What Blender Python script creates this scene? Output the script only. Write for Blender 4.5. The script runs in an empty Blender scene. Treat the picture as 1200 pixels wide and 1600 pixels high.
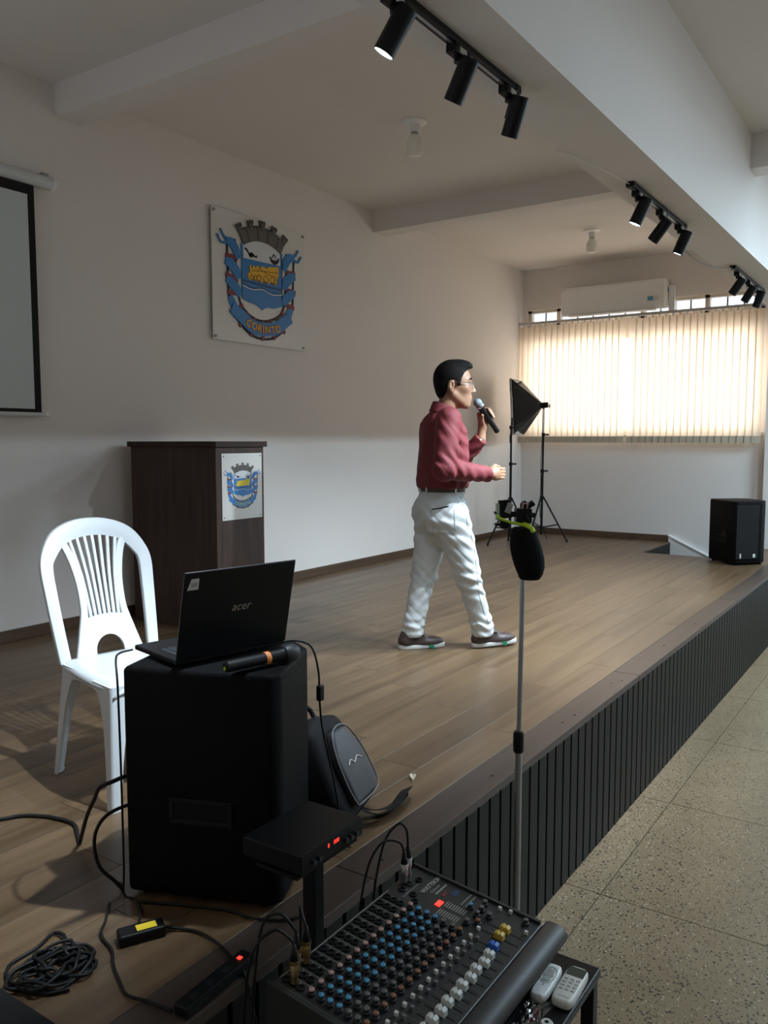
import bpy, bmesh, math, random
import numpy as np
from mathutils import Vector, Matrix, Euler

random.seed(7)
rng = np.random.default_rng(7)
scene = bpy.context.scene
COL = scene.collection

# ------------------------------------------------------------------ camera
S = 0.669            # height of the stage floor above the hall floor (m)
YB = 3.362           # back wall of the stage
XW = 10.05           # window wall
yaw, pitch, roll = 0.5941, -0.0870, -0.0005
cam_d = bpy.data.cameras.new('camera')
cam_d.sensor_fit = 'HORIZONTAL'
cam_d.sensor_width = 36.0
cam_d.lens = 1294.5 / 1200 * 36.0
cam_d.clip_start = 0.05
cam_d.clip_end = 200
cam = bpy.data.objects.new('camera', cam_d)
COL.objects.link(cam)
fw = Vector((math.cos(yaw)*math.cos(pitch), math.sin(yaw)*math.cos(pitch), math.sin(pitch)))
rt = fw.cross(Vector((0, 0, 1))).normalized()
up = rt.cross(fw)
r2 = math.cos(roll)*rt + math.sin(roll)*up
u2 = -math.sin(roll)*rt + math.cos(roll)*up
cam.matrix_world = Matrix(((r2.x, u2.x, -fw.x, 0.0), (r2.y, u2.y, -fw.y, -1.249), (r2.z, u2.z, -fw.z, 1.879), (0, 0, 0, 1)))
scene.camera = cam

# ------------------------------------------------------------------ view, world, daylight
vs = scene.view_settings
vs.view_transform = 'Standard'
vs.look = 'None'
vs.gamma = 1.0
vs.use_curve_mapping = False
vs.exposure = 0.3
scene.cycles.max_bounces = 8
scene.cycles.diffuse_bounces = 5
scene.cycles.transparent_max_bounces = 16
scene.cycles.sample_clamp_indirect = 6.0
scene.cycles.caustics_reflective = False
scene.cycles.caustics_refractive = False

world = bpy.data.worlds.new('overcast_sky')
scene.world = world
world.use_nodes = True
bg = world.node_tree.nodes['Background']
bg.inputs['Color'].default_value = (0.86, 0.93, 1.0, 1)
bg.inputs['Strength'].default_value = 1.8


def area_light(name, loc, look, sx, sy, power, color):
    d = bpy.data.lights.new(name, 'AREA')
    d.shape = 'RECTANGLE'
    d.size, d.size_y = sx, sy
    d.energy = power
    d.color = color
    o = bpy.data.objects.new(name, d)
    COL.objects.link(o)
    o.location = loc
    o.rotation_euler = Vector(look).to_track_quat('-Z', 'Y').to_euler()
    return o


# daylight entering through the hall's windows (same facade as the stage window) and through the stage window
HALL_WIN = [(-4.6, -3.0), (-2.6, -1.0)]
for a, b in HALL_WIN:
    area_light('hall_window_daylight', (10.13, (a+b)/2, 2.5), (-1, 0, 0), b-a-0.1, 1.4, 8, (0.80, 0.91, 1.0))
area_light('stage_window_daylight', (10.16, 1.88, 2.6), (-1, 0, 0), 2.7, 1.25, 80, (1.0, 0.94, 0.86))


# cool white tube fixtures on the hall ceiling (their glow is cut off on the back wall by the front beam)
HALL_LAMPS = [(3.6, -2.1), (5.9, -2.1), (8.2, -2.1)]
for (x, y), pw in zip(HALL_LAMPS, (20, 110, 130)):
    area_light('hall_lamp_glow', (x, y, 3.635), (0, 0, -1), 1.15, 0.16, pw, (0.62, 0.84, 1.0))


# ------------------------------------------------------------------ materials
def new_mat(name):
    m = bpy.data.materials.new(name)
    m.use_nodes = True
    return m, m.node_tree, m.node_tree.nodes['Principled BSDF']


def mat(name, col, rough=0.6, metal=0.0, var=0.0, scale=8.0, bump=0.0, spec=None, emit=None, estr=0.0, coat=0.0, trans=0.0):
    m, nt, b = new_mat(name)
    b.inputs['Base Color'].default_value = (*col, 1)
    b.inputs['Roughness'].default_value = rough
    b.inputs['Metallic'].default_value = metal
    if spec is not None:
        b.inputs['Specular IOR Level'].default_value = spec
    if coat:
        b.inputs['Coat Weight'].default_value = coat
    if trans:
        b.inputs['Transmission Weight'].default_value = trans
    if emit:
        b.inputs['Emission Color'].default_value = (*emit, 1)
        b.inputs['Emission Strength'].default_value = estr
    if var or bump:
        tc = nt.nodes.new('ShaderNodeTexCoord')
        n = nt.nodes.new('ShaderNodeTexNoise')
        n.inputs['Scale'].default_value = scale
        n.inputs['Detail'].default_value = 5
        nt.links.new(tc.outputs['Object'], n.inputs['Vector'])
        if var:
            mx = nt.nodes.new('ShaderNodeMix')
            mx.data_type = 'RGBA'
            mx.inputs[6].default_value = (*[c*(1-var) for c in col], 1)
            mx.inputs[7].default_value = (*[min(1, c*(1+var)) for c in col], 1)
            nt.links.new(n.outputs['Fac'], mx.inputs[0])
            nt.links.new(mx.outputs[2], b.inputs['Base Color'])
        if bump:
            bp = nt.nodes.new('ShaderNodeBump')
            bp.inputs['Strength'].default_value = bump
            bp.inputs['Distance'].default_value = 0.01
            nt.links.new(n.outputs['Fac'], bp.inputs['Height'])
            nt.links.new(bp.outputs['Normal'], b.inputs['Normal'])
    return m


def wood_mat(name, dark, light, axis, rough, fine=60.0, rnd=True, streak=0.0):
    """procedural wood with grain stretched along one object axis"""
    m, nt, b = new_mat(name)
    N, Lk = nt.nodes, nt.links
    tc = N.new('ShaderNodeTexCoord')
    mp = N.new('ShaderNodeMapping')
    sc = [fine*0.25]*3
    sc[axis] = fine*0.012
    mp.inputs['Scale'].default_value = sc
    Lk.new(tc.outputs['Object'], mp.inputs['Vector'])
    vec = mp.outputs['Vector']
    if rnd:
        oi = N.new('ShaderNodeObjectInfo')
        ml = N.new('ShaderNodeMath'); ml.operation = 'MULTIPLY'; ml.inputs[1].default_value = 97.0
        Lk.new(oi.outputs['Random'], ml.inputs[0])
        ad = N.new('ShaderNodeVectorMath'); ad.operation = 'ADD'
        Lk.new(vec, ad.inputs[0]); Lk.new(ml.outputs[0], ad.inputs[1])
        vec = ad.outputs[0]
    n = N.new('ShaderNodeTexNoise'); n.inputs['Scale'].default_value = 1.0; n.inputs['Detail'].default_value = 7; n.inputs['Roughness'].default_value = 0.62
    Lk.new(vec, n.inputs['Vector'])
    cr = N.new('ShaderNodeValToRGB')
    cr.color_ramp.elements[0].position = 0.30; cr.color_ramp.elements[0].color = (*dark, 1)
    cr.color_ramp.elements[1].position = 0.72; cr.color_ramp.elements[1].color = (*light, 1)
    Lk.new(n.outputs['Fac'], cr.inputs['Fac'])
    colout = cr.outputs['Color']
    if rnd:
        hs = N.new('ShaderNodeHueSaturation')
        mr = N.new('ShaderNodeMapRange'); mr.inputs[3].default_value = 0.88; mr.inputs[4].default_value = 1.12
        Lk.new(oi.outputs['Random'], mr.inputs[0]); Lk.new(mr.outputs[0], hs.inputs['Value'])
        Lk.new(colout, hs.inputs['Color']); colout = hs.outputs['Color']
    Lk.new(colout, b.inputs['Base Color'])
    b.inputs['Roughness'].default_value = rough
    bp = N.new('ShaderNodeBump'); bp.inputs['Strength'].default_value = 0.06; bp.inputs['Distance'].default_value = 0.004
    Lk.new(n.outputs['Fac'], bp.inputs['Height']); Lk.new(bp.outputs['Normal'], b.inputs['Normal'])
    return m


def terrazzo_mat():
    m, nt, b = new_mat('terrazzo')
    N, Lk = nt.nodes, nt.links
    tc = N.new('ShaderNodeTexCoord')
    oi = N.new('ShaderNodeObjectInfo')
    ml = N.new('ShaderNodeMath'); ml.operation = 'MULTIPLY'; ml.inputs[1].default_value = 53.0
    Lk.new(oi.outputs['Random'], ml.inputs[0])
    ad = N.new('ShaderNodeVectorMath'); ad.operation = 'ADD'
    Lk.new(tc.outputs['Object'], ad.inputs[0]); Lk.new(ml.outputs[0], ad.inputs[1])
    big = N.new('ShaderNodeTexNoise'); big.inputs['Scale'].default_value = 4; big.inputs['Detail'].default_value = 4
    Lk.new(ad.outputs[0], big.inputs['Vector'])
    base = N.new('ShaderNodeMix'); base.data_type = 'RGBA'
    base.inputs[6].default_value = (0.20, 0.142, 0.080, 1); base.inputs[7].default_value = (0.29, 0.212, 0.125, 1)
    Lk.new(big.outputs['Fac'], base.inputs[0])
    cur = base.outputs[2]
    for scl, thr, colr in ((55, 0.24, (0.032, 0.024, 0.018)), (48, 0.17, (0.42, 0.36, 0.27)), (85, 0.24, (0.08, 0.055, 0.035))):
        v = N.new('ShaderNodeTexVoronoi'); v.inputs['Scale'].default_value = scl
        Lk.new(ad.outputs[0], v.inputs['Vector'])
        nz = N.new('ShaderNodeTexNoise'); nz.inputs['Scale'].default_value = scl*0.4
        Lk.new(ad.outputs[0], nz.inputs['Vector'])
        mu = N.new('ShaderNodeMath'); mu.operation = 'MULTIPLY'
        mu.inputs[1].default_value = thr*2.0
        Lk.new(nz.outputs['Fac'], mu.inputs[0])
        lt = N.new('ShaderNodeMath'); lt.operation = 'LESS_THAN'
        Lk.new(v.outputs['Distance'], lt.inputs[0]); Lk.new(mu.outputs[0], lt.inputs[1])
        mx = N.new('ShaderNodeMix'); mx.data_type = 'RGBA'
        Lk.new(lt.outputs[0], mx.inputs[0]); Lk.new(cur, mx.inputs[6]); mx.inputs[7].default_value = (*colr, 1)
        cur = mx.outputs[2]
    Lk.new(cur, b.inputs['Base Color'])
    b.inputs['Roughness'].default_value = 0.33
    return m


def glass_mat(name, tint=(1, 1, 1), refl=0.08):
    m = bpy.data.materials.new(name); m.use_nodes = True
    nt = m.node_tree; N, Lk = nt.nodes, nt.links
    N.clear()
    out = N.new('ShaderNodeOutputMaterial'); t = N.new('ShaderNodeBsdfTransparent'); g = N.new('ShaderNodeBsdfGlossy'); mx = N.new('ShaderNodeMixShader')
    t.inputs['Color'].default_value = (*tint, 1); g.inputs['Roughness'].default_value = 0.05
    mx.inputs[0].default_value = refl
    Lk.new(t.outputs[0], mx.inputs[1]); Lk.new(g.outputs[0], mx.inputs[2]); Lk.new(mx.outputs[0], out.inputs[0])
    return m


def blind_mat():
    m = bpy.data.materials.new('blind_fabric'); m.use_nodes = True
    nt = m.node_tree; N, Lk = nt.nodes, nt.links
    N.clear()
    out = N.new('ShaderNodeOutputMaterial'); d = N.new('ShaderNodeBsdfDiffuse'); t = N.new('ShaderNodeBsdfTranslucent'); mx = N.new('ShaderNodeMixShader')
    tc = N.new('ShaderNodeTexCoord'); n = N.new('ShaderNodeTexNoise'); n.inputs['Scale'].default_value = 60
    Lk.new(tc.outputs['Object'], n.inputs['Vector'])
    c = N.new('ShaderNodeMix'); c.data_type = 'RGBA'; c.inputs[6].default_value = (0.72, 0.60, 0.46, 1); c.inputs[7].default_value = (0.80, 0.68, 0.54, 1)
    Lk.new(n.outputs['Fac'], c.inputs[0])
    Lk.new(c.outputs[2], d.inputs['Color']); Lk.new(c.outputs[2], t.inputs['Color'])
    mx.inputs[0].default_value = 0.40
    Lk.new(d.outputs[0], mx.inputs[1]); Lk.new(t.outputs[0], mx.inputs[2]); Lk.new(mx.outputs[0], out.inputs[0])
    return m


M = {}
M['wall'] = mat('wall_paint', (0.77, 0.73, 0.70), 0.85, var=0.03, scale=1.6, bump=0.05)
M['ceil'] = mat('ceiling_paint', (0.77, 0.73, 0.70), 0.9, var=0.03, scale=2.0)
M['plank'] = wood_mat('vinyl_plank', (0.074, 0.043, 0.021), (0.170, 0.108, 0.058), 0, 0.36)
M['skirt'] = wood_mat('skirting_wood', (0.060, 0.034, 0.020), (0.115, 0.068, 0.040), 0, 0.45)
M['nose'] = wood_mat('nosing_wood', (0.040, 0.026, 0.020), (0.070, 0.047, 0.036), 0, 0.42)
M['black_slat'] = mat('black_slat', (0.007, 0.0066, 0.0062), 0.5, var=0.15, scale=30, spec=0.22)
M['black_back'] = mat('black_backing', (0.006, 0.006, 0.006), 0.8, spec=0.22)
M['core'] = mat('dark_core', (0.03, 0.028, 0.022), 0.8, spec=0.22)
M['terrazzo'] = terrazzo_mat()
M['joint'] = mat('floor_joint', (0.09, 0.065, 0.04), 0.8)
M['glass'] = glass_mat('window_glass', (0.95, 0.97, 1.0))
M['frame'] = mat('window_frame_paint', (0.62, 0.55, 0.45), 0.5, var=0.05)
M['bar'] = mat('window_bar', (0.30, 0.30, 0.32), 0.5)
M['blind'] = blind_mat()
M['rail'] = mat('blind_rail', (0.55, 0.52, 0.50), 0.4, 0.3)
M['weight'] = mat('blind_weight', (0.50, 0.44, 0.34), 0.6)
M['white_pl'] = mat('white_plastic', (0.86, 0.86, 0.85), 0.35, var=0.02)
M['chair'] = mat('chair_plastic', (0.60, 0.63, 0.65), 0.35)
M['grey_pl'] = mat('grey_plastic', (0.35, 0.34, 0.33), 0.5)
M['black'] = mat('black_plastic', (0.007, 0.007, 0.008), 0.45, var=0.1, scale=40, spec=0.22)
M['black_m'] = mat('black_matte', (0.010, 0.010, 0.011), 0.75, var=0.15, scale=60, spec=0.22)
M['black_s'] = mat('black_satin', (0.007, 0.007, 0.008), 0.38, spec=0.22)
M['box_coat'] = mat('speaker_coating', (0.0028, 0.0028, 0.0032), 0.6, var=0.2, scale=120, bump=0.2, spec=0.10)
M['cable'] = mat('cable_rubber', (0.010, 0.010, 0.010), 0.45, spec=0.22)
M['chrome'] = mat('chrome', (0.62, 0.62, 0.64), 0.25, 1.0)
M['brass'] = mat('brass', (0.55, 0.40, 0.18), 0.3, 1.0)
M['grey_metal'] = mat('grey_metal', (0.40, 0.42, 0.44), 0.38, 0.7)
M['screen'] = mat('screen_fabric', (0.56, 0.61, 0.63), 0.8)
M['case_grey'] = mat('case_grey', (0.60, 0.63, 0.64), 0.4)
M['lens'] = mat('lamp_lens', (0.8, 0.85, 0.9), 0.3, emit=(0.85, 0.93, 1.0), estr=14.0)
M['bulb'] = mat('bulb_frost', (0.88, 0.86, 0.78), 0.35)
M['pod_side'] = wood_mat('podium_laminate', (0.016, 0.0075, 0.0048), (0.075, 0.034, 0.020), 2, 0.6, fine=150, rnd=False)
M['pod_top'] = mat('podium_top', (0.034, 0.015, 0.010), 0.55, var=0.2, scale=20, spec=0.3)
M['panel'] = mat('emblem_panel', (0.72, 0.70, 0.66), 0.3)
M['e_blue'] = mat('emblem_blue', (0.030, 0.20, 0.50), 0.4, var=0.06)
M['e_dblue'] = mat('emblem_dark_blue', (0.012, 0.05, 0.15), 0.4)
M['e_grey'] = mat('emblem_crown_grey', (0.11, 0.095, 0.085), 0.6, var=0.25, scale=60)
M['e_yel'] = mat('emblem_yellow', (0.75, 0.42, 0.02), 0.5, var=0.1, scale=60)
M['e_brown'] = mat('emblem_line_brown', (0.16, 0.07, 0.01), 0.6)
M['e_red'] = mat('emblem_red', (0.22, 0.02, 0.03), 0.5)
M['e_black'] = mat('emblem_black', (0.012, 0.010, 0.010), 0.6)
M['e_white'] = mat('emblem_white', (0.66, 0.68, 0.70), 0.4)
M['p_yel'] = mat('print_yellow', (0.72, 0.55, 0.02), 0.5)
M['p_gyel'] = mat('print_lemon', (0.60, 0.66, 0.10), 0.5)
M['shirt'] = mat('shirt_cotton', (0.15, 0.017, 0.023), 0.75, var=0.12, scale=25, bump=0.08)
M['jeans'] = mat('pale_jeans', (0.62, 0.66, 0.67), 0.8, var=0.05, scale=30, bump=0.08)
M['stitch'] = mat('pocket_seam', (0.40, 0.43, 0.44), 0.8)
M['belt'] = mat('belt_leather', (0.045, 0.032, 0.026), 0.5)
M['skin'] = mat('skin', (0.30, 0.160, 0.092), 0.5, var=0.06, scale=18)
M['hair'] = mat('hair', (0.006, 0.005, 0.0045), 0.7, var=0.4, scale=160, bump=0.5, spec=0.12)
M['lip'] = mat('lip', (0.30, 0.11, 0.085), 0.5)
M['eyew'] = mat('eye_white', (0.7, 0.68, 0.64), 0.3)
M['shoe'] = mat('shoe_leather', (0.052, 0.034, 0.030), 0.45, var=0.15, scale=50)
M['sole'] = mat('shoe_sole', (0.58, 0.60, 0.58), 0.6)
M['green'] = mat('green_tag', (0.01, 0.22, 0.09), 0.5)
M['sock'] = mat('sock', (0.010, 0.010, 0.014), 0.9)
M['lime'] = mat('lime_plastic', (0.42, 0.62, 0.02), 0.4)
M['foam'] = mat('black_foam', (0.004, 0.004, 0.0045), 0.95, spec=0.22)
M['softfab'] = mat('softbox_fabric', (0.014, 0.011, 0.010), 0.38, var=0.2, scale=20)
M['softlin'] = mat('softbox_lining', (0.45, 0.45, 0.45), 0.5)
M['sticker'] = mat('sticker_paper', (0.62, 0.60, 0.55), 0.6)
M['orange'] = mat('orange_label', (0.70, 0.24, 0.06), 0.5)
M['yellow'] = mat('yellow_label', (0.75, 0.55, 0.03), 0.5)
M['acer'] = mat('logo_silver', (0.55, 0.50, 0.42), 0.35, 0.6)
M['red_led'] = mat('red_led', (0.5, 0.02, 0.02), 0.4, emit=(1.0, 0.03, 0.02), estr=2.2)
M['red_led2'] = mat('red_display', (0.3, 0.02, 0.02), 0.4, emit=(1.0, 0.05, 0.02), estr=0.9)
M['mix'] = mat('mixer_panel', (0.020, 0.021, 0.021), 0.45, var=0.1, scale=60)
M['mixpad'] = mat('mixer_armrest', (0.024, 0.023, 0.022), 0.5, var=0.1, scale=80)
M['print'] = mat('panel_print', (0.42, 0.42, 0.36), 0.6)
M['k_dark'] = mat('knob_dark', (0.022, 0.024, 0.028), 0.5)
M['k_pink'] = mat('knob_pink', (0.48, 0.30, 0.27), 0.5)
M['k_blue'] = mat('knob_blue', (0.07, 0.30, 0.50), 0.5)
M['k_grey'] = mat('knob_grey', (0.13, 0.13, 0.12), 0.5)
M['k_or'] = mat('knob_orange', (0.26, 0.11, 0.06), 0.5)
M['k_white'] = mat('fader_white', (0.62, 0.62, 0.58), 0.5)
M['k_yel'] = mat('fader_yellow', (0.62, 0.42, 0.06), 0.5)
M['k_fblue'] = mat('fader_blue', (0.02, 0.12, 0.50), 0.5)
M['tape'] = mat('clear_tape', (0.55, 0.57, 0.58), 0.25)
M['remote'] = mat('remote_white', (0.70, 0.69, 0.64), 0.4)
M['remote_b'] = mat('remote_button', (0.45, 0.45, 0.42), 0.5)
M['lcd'] = mat('lcd', (0.07, 0.08, 0.07), 0.2)
M['pbag'] = glass_mat('clear_plastic_bag', (0.80, 0.82, 0.84), 0.22)
M['leaf'] = mat('dry_leaf', (0.52, 0.44, 0.34), 0.7)
M['sage'] = mat('clear_green', (0.42, 0.50, 0.38), 0.3)
M['ac_blue'] = mat('energy_label', (0.05, 0.32, 0.52), 0.5)
M['bagtop'] = mat('bag_pocket', (0.050, 0.050, 0.056), 0.55, var=0.15, scale=40)
M['bagcord'] = mat('bag_piping', (0.16, 0.16, 0.165), 0.4)
M['grille'] = mat('mic_grille', (0.20, 0.24, 0.26), 0.5, 0.1, var=0.4, scale=700, bump=0.4)


# ------------------------------------------------------------------ mesh helpers
def link(o, parent=None):
    COL.objects.link(o)
    if parent is not None:
        o.parent = parent
    return o


def mesh_obj(name, verts, faces, m, parent=None, smooth=False, loc=None):
    me = bpy.data.meshes.new(name)
    me.from_pydata([tuple(map(float, v)) for v in verts], [], [tuple(f) for f in faces])
    for mm in (m if isinstance(m, (list, tuple)) else [m]):
        me.materials.append(M[mm] if isinstance(mm, str) else mm)
    if smooth:
        me.shade_smooth()
    me.update()
    o = bpy.data.objects.new(name, me)
    if loc is not None:
        o.location = loc
    return link(o, parent)


class MB:
    """collects shapes into one mesh"""
    def __init__(self):
        self.v, self.f, self.mi = [], [], []
        self.cur = 0

    def add(self, v, f):
        n = len(self.v)
        self.v += [tuple(x) for x in v]
        self.f += [tuple(i+n for i in q) for q in f]
        self.mi += [self.cur]*len(f)
        return self

    def box(self, c, s, R=None):
        c = Vector(c)
        vs_ = []
        for dx in (-.5, .5):
            for dy in (-.5, .5):
                for dz in (-.5, .5):
                    q = Vector((dx*s[0], dy*s[1], dz*s[2]))
                    if R is not None:
                        q = R @ q
                    vs_.append(c+q)
        return self.add(vs_, [(0, 1, 3, 2), (4, 6, 7, 5), (0, 4, 5, 1), (2, 3, 7, 6), (0, 2, 6, 4), (1, 5, 7, 3)])

    def bb(self, a, b):
        return self.box([(a[i]+b[i])/2 for i in range(3)], [abs(b[i]-a[i]) for i in range(3)])

    def prism(self, poly, frm, dirv):
        """poly: list of 3D points (planar), extruded by dirv"""
        n = len(poly)
        a = [Vector(q) for q in poly]
        b = [q+Vector(dirv) for q in a]
        f = [tuple(range(n)), tuple(range(2*n-1, n-1, -1))]
        f += [(i, i+n, (i+1) % n+n, (i+1) % n) for i in range(n)]
        return self.add(a+b, f)

    def cyl(self, a, b, r1, r2=None, n=16, cap=True):
        a, b = Vector(a), Vector(b)
        r2 = r1 if r2 is None else r2
        d = (b-a).normalized()
        x = d.orthogonal().normalized()
        y = d.cross(x)
        vs_ = []
        for q, r in ((a, r1), (b, r2)):
            for i in range(n):
                t = 2*math.pi*i/n
                vs_.append(q+(math.cos(t)*x+math.sin(t)*y)*r)
        f = [(i, (i+1) % n, (i+1) % n+n, i+n) for i in range(n)]
        if cap:
            f += [tuple(range(n-1, -1, -1)), tuple(range(n, 2*n))]
        return self.add(vs_, f)

    def lathe(self, prof, c=(0, 0, 0), axis=(0, 0, 1), n=20):
        """prof: (r, h) pairs along axis"""
        c, d = Vector(c), Vector(axis).normalized()
        x = d.orthogonal().normalized()
        y = d.cross(x)
        vs_, f = [], []
        for r, h in prof:
            for i in range(n):
                t = 2*math.pi*i/n
                vs_.append(c+d*h+(math.cos(t)*x+math.sin(t)*y)*r)
        for k in range(len(prof)-1):
            for i in range(n):
                f.append((k*n+i, k*n+(i+1) % n, (k+1)*n+(i+1) % n, (k+1)*n+i))
        f += [tuple(range(n-1, -1, -1)), tuple(range((len(prof)-1)*n, len(prof)*n))]
        return self.add(vs_, f)

    def tube(self, pts, r, n=8, smooth=True, step=6):
        P = [Vector(q) for q in pts]
        if smooth and len(P) > 2:
            P = catmull(P, step)
        rr = r if hasattr(r, '__len__') else [r]*len(P)
        if len(rr) != len(P):
            rr = list(np.interp(np.linspace(0, 1, len(P)), np.linspace(0, 1, len(rr)), rr))
        vs_, f = [], []
        t0 = (P[1]-P[0]).normalized()
        x = t0.orthogonal().normalized()
        for i, q in enumerate(P):
            t = (P[min(i+1, len(P)-1)]-P[max(i-1, 0)])
            t = t.normalized() if t.length > 1e-9 else t0
            x = (x-t*x.dot(t))
            x = x.normalized() if x.length > 1e-6 else t.orthogonal().normalized()
            y = t.cross(x)
            for k in range(n):
                a = 2*math.pi*k/n
                vs_.append(q+(math.cos(a)*x+math.sin(a)*y)*rr[i])
        for i in range(len(P)-1):
            for k in range(n):
                f.append((i*n+k, i*n+(k+1) % n, (i+1)*n+(k+1) % n, (i+1)*n+k))
        f += [tuple(range(n-1, -1, -1)), tuple(range((len(P)-1)*n, len(P)*n))]
        return self.add(vs_, f)

    def build(self, name, m, parent=None, smooth=False, bevel=0.0, seg=2, angle=None, loc=None):
        me = bpy.data.meshes.new(name)
        me.from_pydata(self.v, [], self.f)
        for mm in (m if isinstance(m, (list, tuple)) else [m]):
            me.materials.append(M[mm])
        me.polygons.foreach_set('material_index', self.mi)
        bm = bmesh.new()
        bm.from_mesh(me)
        bmesh.ops.recalc_face_normals(bm, faces=bm.faces)
        if bevel:
            es = [e for e in bm.edges if len(e.link_faces) == 2 and e.calc_face_angle(0) > 0.6]
            bmesh.ops.bevel(bm, geom=es, offset=bevel, segments=seg, affect='EDGES', profile=0.5, clamp_overlap=True)
        bm.to_mesh(me)
        bm.free()
        if smooth:
            me.shade_smooth()
            if angle is not None:
                bm = bmesh.new(); bm.from_mesh(me)
                for e in bm.edges:
                    if len(e.link_faces) == 2 and e.calc_face_angle(0) > angle:
                        e.smooth = False
                bm.to_mesh(me); bm.free()
        me.update()
        o = bpy.data.objects.new(name, me)
        if loc is not None:
            o.location = loc
        return link(o, parent)


def catmull(P, step):
    P = [Vector(q) for q in P]
    out = []
    n = len(P)
    for i in range(n-1):
        p0, p1, p2, p3 = P[max(i-1, 0)], P[i], P[i+1], P[min(i+2, n-1)]
        for k in range(step):
            t = k/step
            out.append(0.5*((2*p1)+(p2-p0)*t+(2*p0-5*p1+4*p2-p3)*t*t+(3*p1-p0-3*p2+p3)*t**3))
    out.append(P[-1])
    return out


def tag(o, label, cat=None, group=None, kind=None):
    o['label'] = label
    if cat: o['category'] = cat
    if group: o['group'] = group
    if kind: o['kind'] = kind
    return o


def thing(name, label, cat, loc=(0, 0, 0), rotz=0.0, group=None):
    o = bpy.data.objects.new(name, None)
    o.empty_display_size = 0.05
    link(o)
    o.location = loc
    o.rotation_euler = (0, 0, rotz)
    return tag(o, label, cat, group)


def struct(o, label=None):
    o['kind'] = 'structure'
    if label: o['label'] = label
    return o


def inst(src, loc, parent, rot=None, name=None, scale=None):
    o = bpy.data.objects.new(name or src.name.split('.')[0], src.data)
    o.location = loc
    if rot is not None: o.rotation_euler = rot
    if scale is not None: o.scale = scale
    return link(o, parent)


def text_mesh(name, s, size, m, parent, origin, xdir, ydir, ext=0.0005, align='LEFT', shear=0.0, bold=0.0):
    cu = bpy.data.curves.new(name, 'FONT')
    cu.body = s; cu.size = size; cu.extrude = ext; cu.align_x = align; cu.shear = shear; cu.offset = bold; cu.resolution_u = 3
    tmp = bpy.data.objects.new('tmp', cu)
    COL.objects.link(tmp)
    dg = bpy.context.evaluated_depsgraph_get()
    me = bpy.data.meshes.new_from_object(tmp.evaluated_get(dg))
    bpy.data.objects.remove(tmp)
    bpy.data.curves.remove(cu)
    X = Vector(xdir).normalized(); Y = Vector(ydir).normalized(); Z = X.cross(Y)
    O = Vector(origin)
    mtx = Matrix(((X.x, Y.x, Z.x, O.x), (X.y, Y.y, Z.y, O.y), (X.z, Y.z, Z.z, O.z), (0, 0, 0, 1)))
    me.transform(mtx)
    me.materials.clear(); me.materials.append(M[m])
    me.name = name
    return link(bpy.data.objects.new(name, me), parent)

# ================================================================== STRUCTURE
XL, YH = -3.2, -6.0                   # left wall and far hall wall (behind the camera)
ZC, ZH, ZBEAM = 4.04, 3.708, 3.024     # stage ceiling, hall ceiling, underside of the front beam
BY0, BY1 = -0.193, 0.084               # front beam

# hall floor: terrazzo slabs with recessed joints
fl = MB().bb((XL, YH, -0.12), (XW, 0.03, -0.006)).build('floor', 'joint')
struct(fl, 'beige terrazzo hall floor in large slabs')
xs = [XL] + [3.2263+1.0428*k for k in range(-6, 7) if XL+0.3 < 3.2263+1.0428*k < XW-0.1] + [XW]
ys = [0.03, -0.1534, -1.196, -2.239, -3.282, YH]
for i in range(len(xs)-1):
    for j in range(len(ys)-1):
        g = 0.0022
        MB().bb((xs[i]+g, ys[j+1]+g, -0.006), (xs[i+1]-g, ys[j]-g, 0.0)).build('terrazzo_slab', 'terrazzo', fl)

# stage platform
NX0, NY0, NY1 = 8.89, 0.72, 1.41       # stairwell opening at the window end
XS0 = -0.6
st = MB()
st.bb((XS0, 0.024, 0.0), (NX0, YB, S-0.014))
st.bb((NX0, NY1, 0.0), (XW, YB, S-0.014))
st.bb((NX0, 0.024, 0.0), (XW, NY0, S-0.014))
stage = struct(st.build('stage', 'core'), 'raised stage with brown plank floor and black slatted front')
# steps going down in the opening
for k in range(3):
    MB().bb((NX0+0.01, NY0+0.005+0.23*k, 0.0), (XW-0.01, NY0+0.225+0.23*k, 0.16+0.16*k)).build('step', 'core', stage)
# planks
rows = 19
RW = (YB-0.135)/rows
PL = 1.22
gap = 0.0009
proto = None
for r in range(rows):
    y0, y1 = 0.135+r*RW, 0.135+(r+1)*RW
    off = (r*0.437) % 1.0*PL
    x = XS0-off
    while x < XW-0.01:
        a, b = max(x, XS0), min(x+PL, XW)
        x += PL
        if b-a < 0.02:
            continue
        segs = []
        if y1 <= NY0+0.001 or y0 >= NY1-0.001:
            segs = [(a, b, y0, y1)]
        else:
            if a < NX0:
                segs.append((a, min(b, NX0), y0, y1))
            if b > NX0:
                aa = max(a, NX0)
                if y1 > NY1: segs.append((aa, b, NY1, y1))
                if y0 < NY0: segs.append((aa, b, y0, NY0))
        for (a_, b_, c_, d_) in segs:
            w, h = b_-a_, d_-c_
            if abs(w-PL) < 1e-4 and abs(h-RW) < 1e-4:
                if proto is None:
                    proto = MB().bb((gap, gap, -0.014), (PL-gap, RW-gap, 0.0)).build('plank', 'plank', stage, bevel=0.0006, seg=1, loc=(a_, c_, S))
                else:
                    inst(proto, (a_, c_, S), stage)
            else:
                MB().bb((gap, gap, -0.014), (w-gap, h-gap, 0.0)).build('plank', 'plank', stage, loc=(a_, c_, S))
# nosing strips along the front edge
x = XS0
while x < XW:
    b = min(x+2.4, XW)
    MB().bb((0.001, 0.0, -0.03), (b-x-0.001, 0.1335, 0.001)).build('nosing_strip', 'nose', stage, bevel=0.003, loc=(x, 0.0, S))
    x += 2.4
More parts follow.
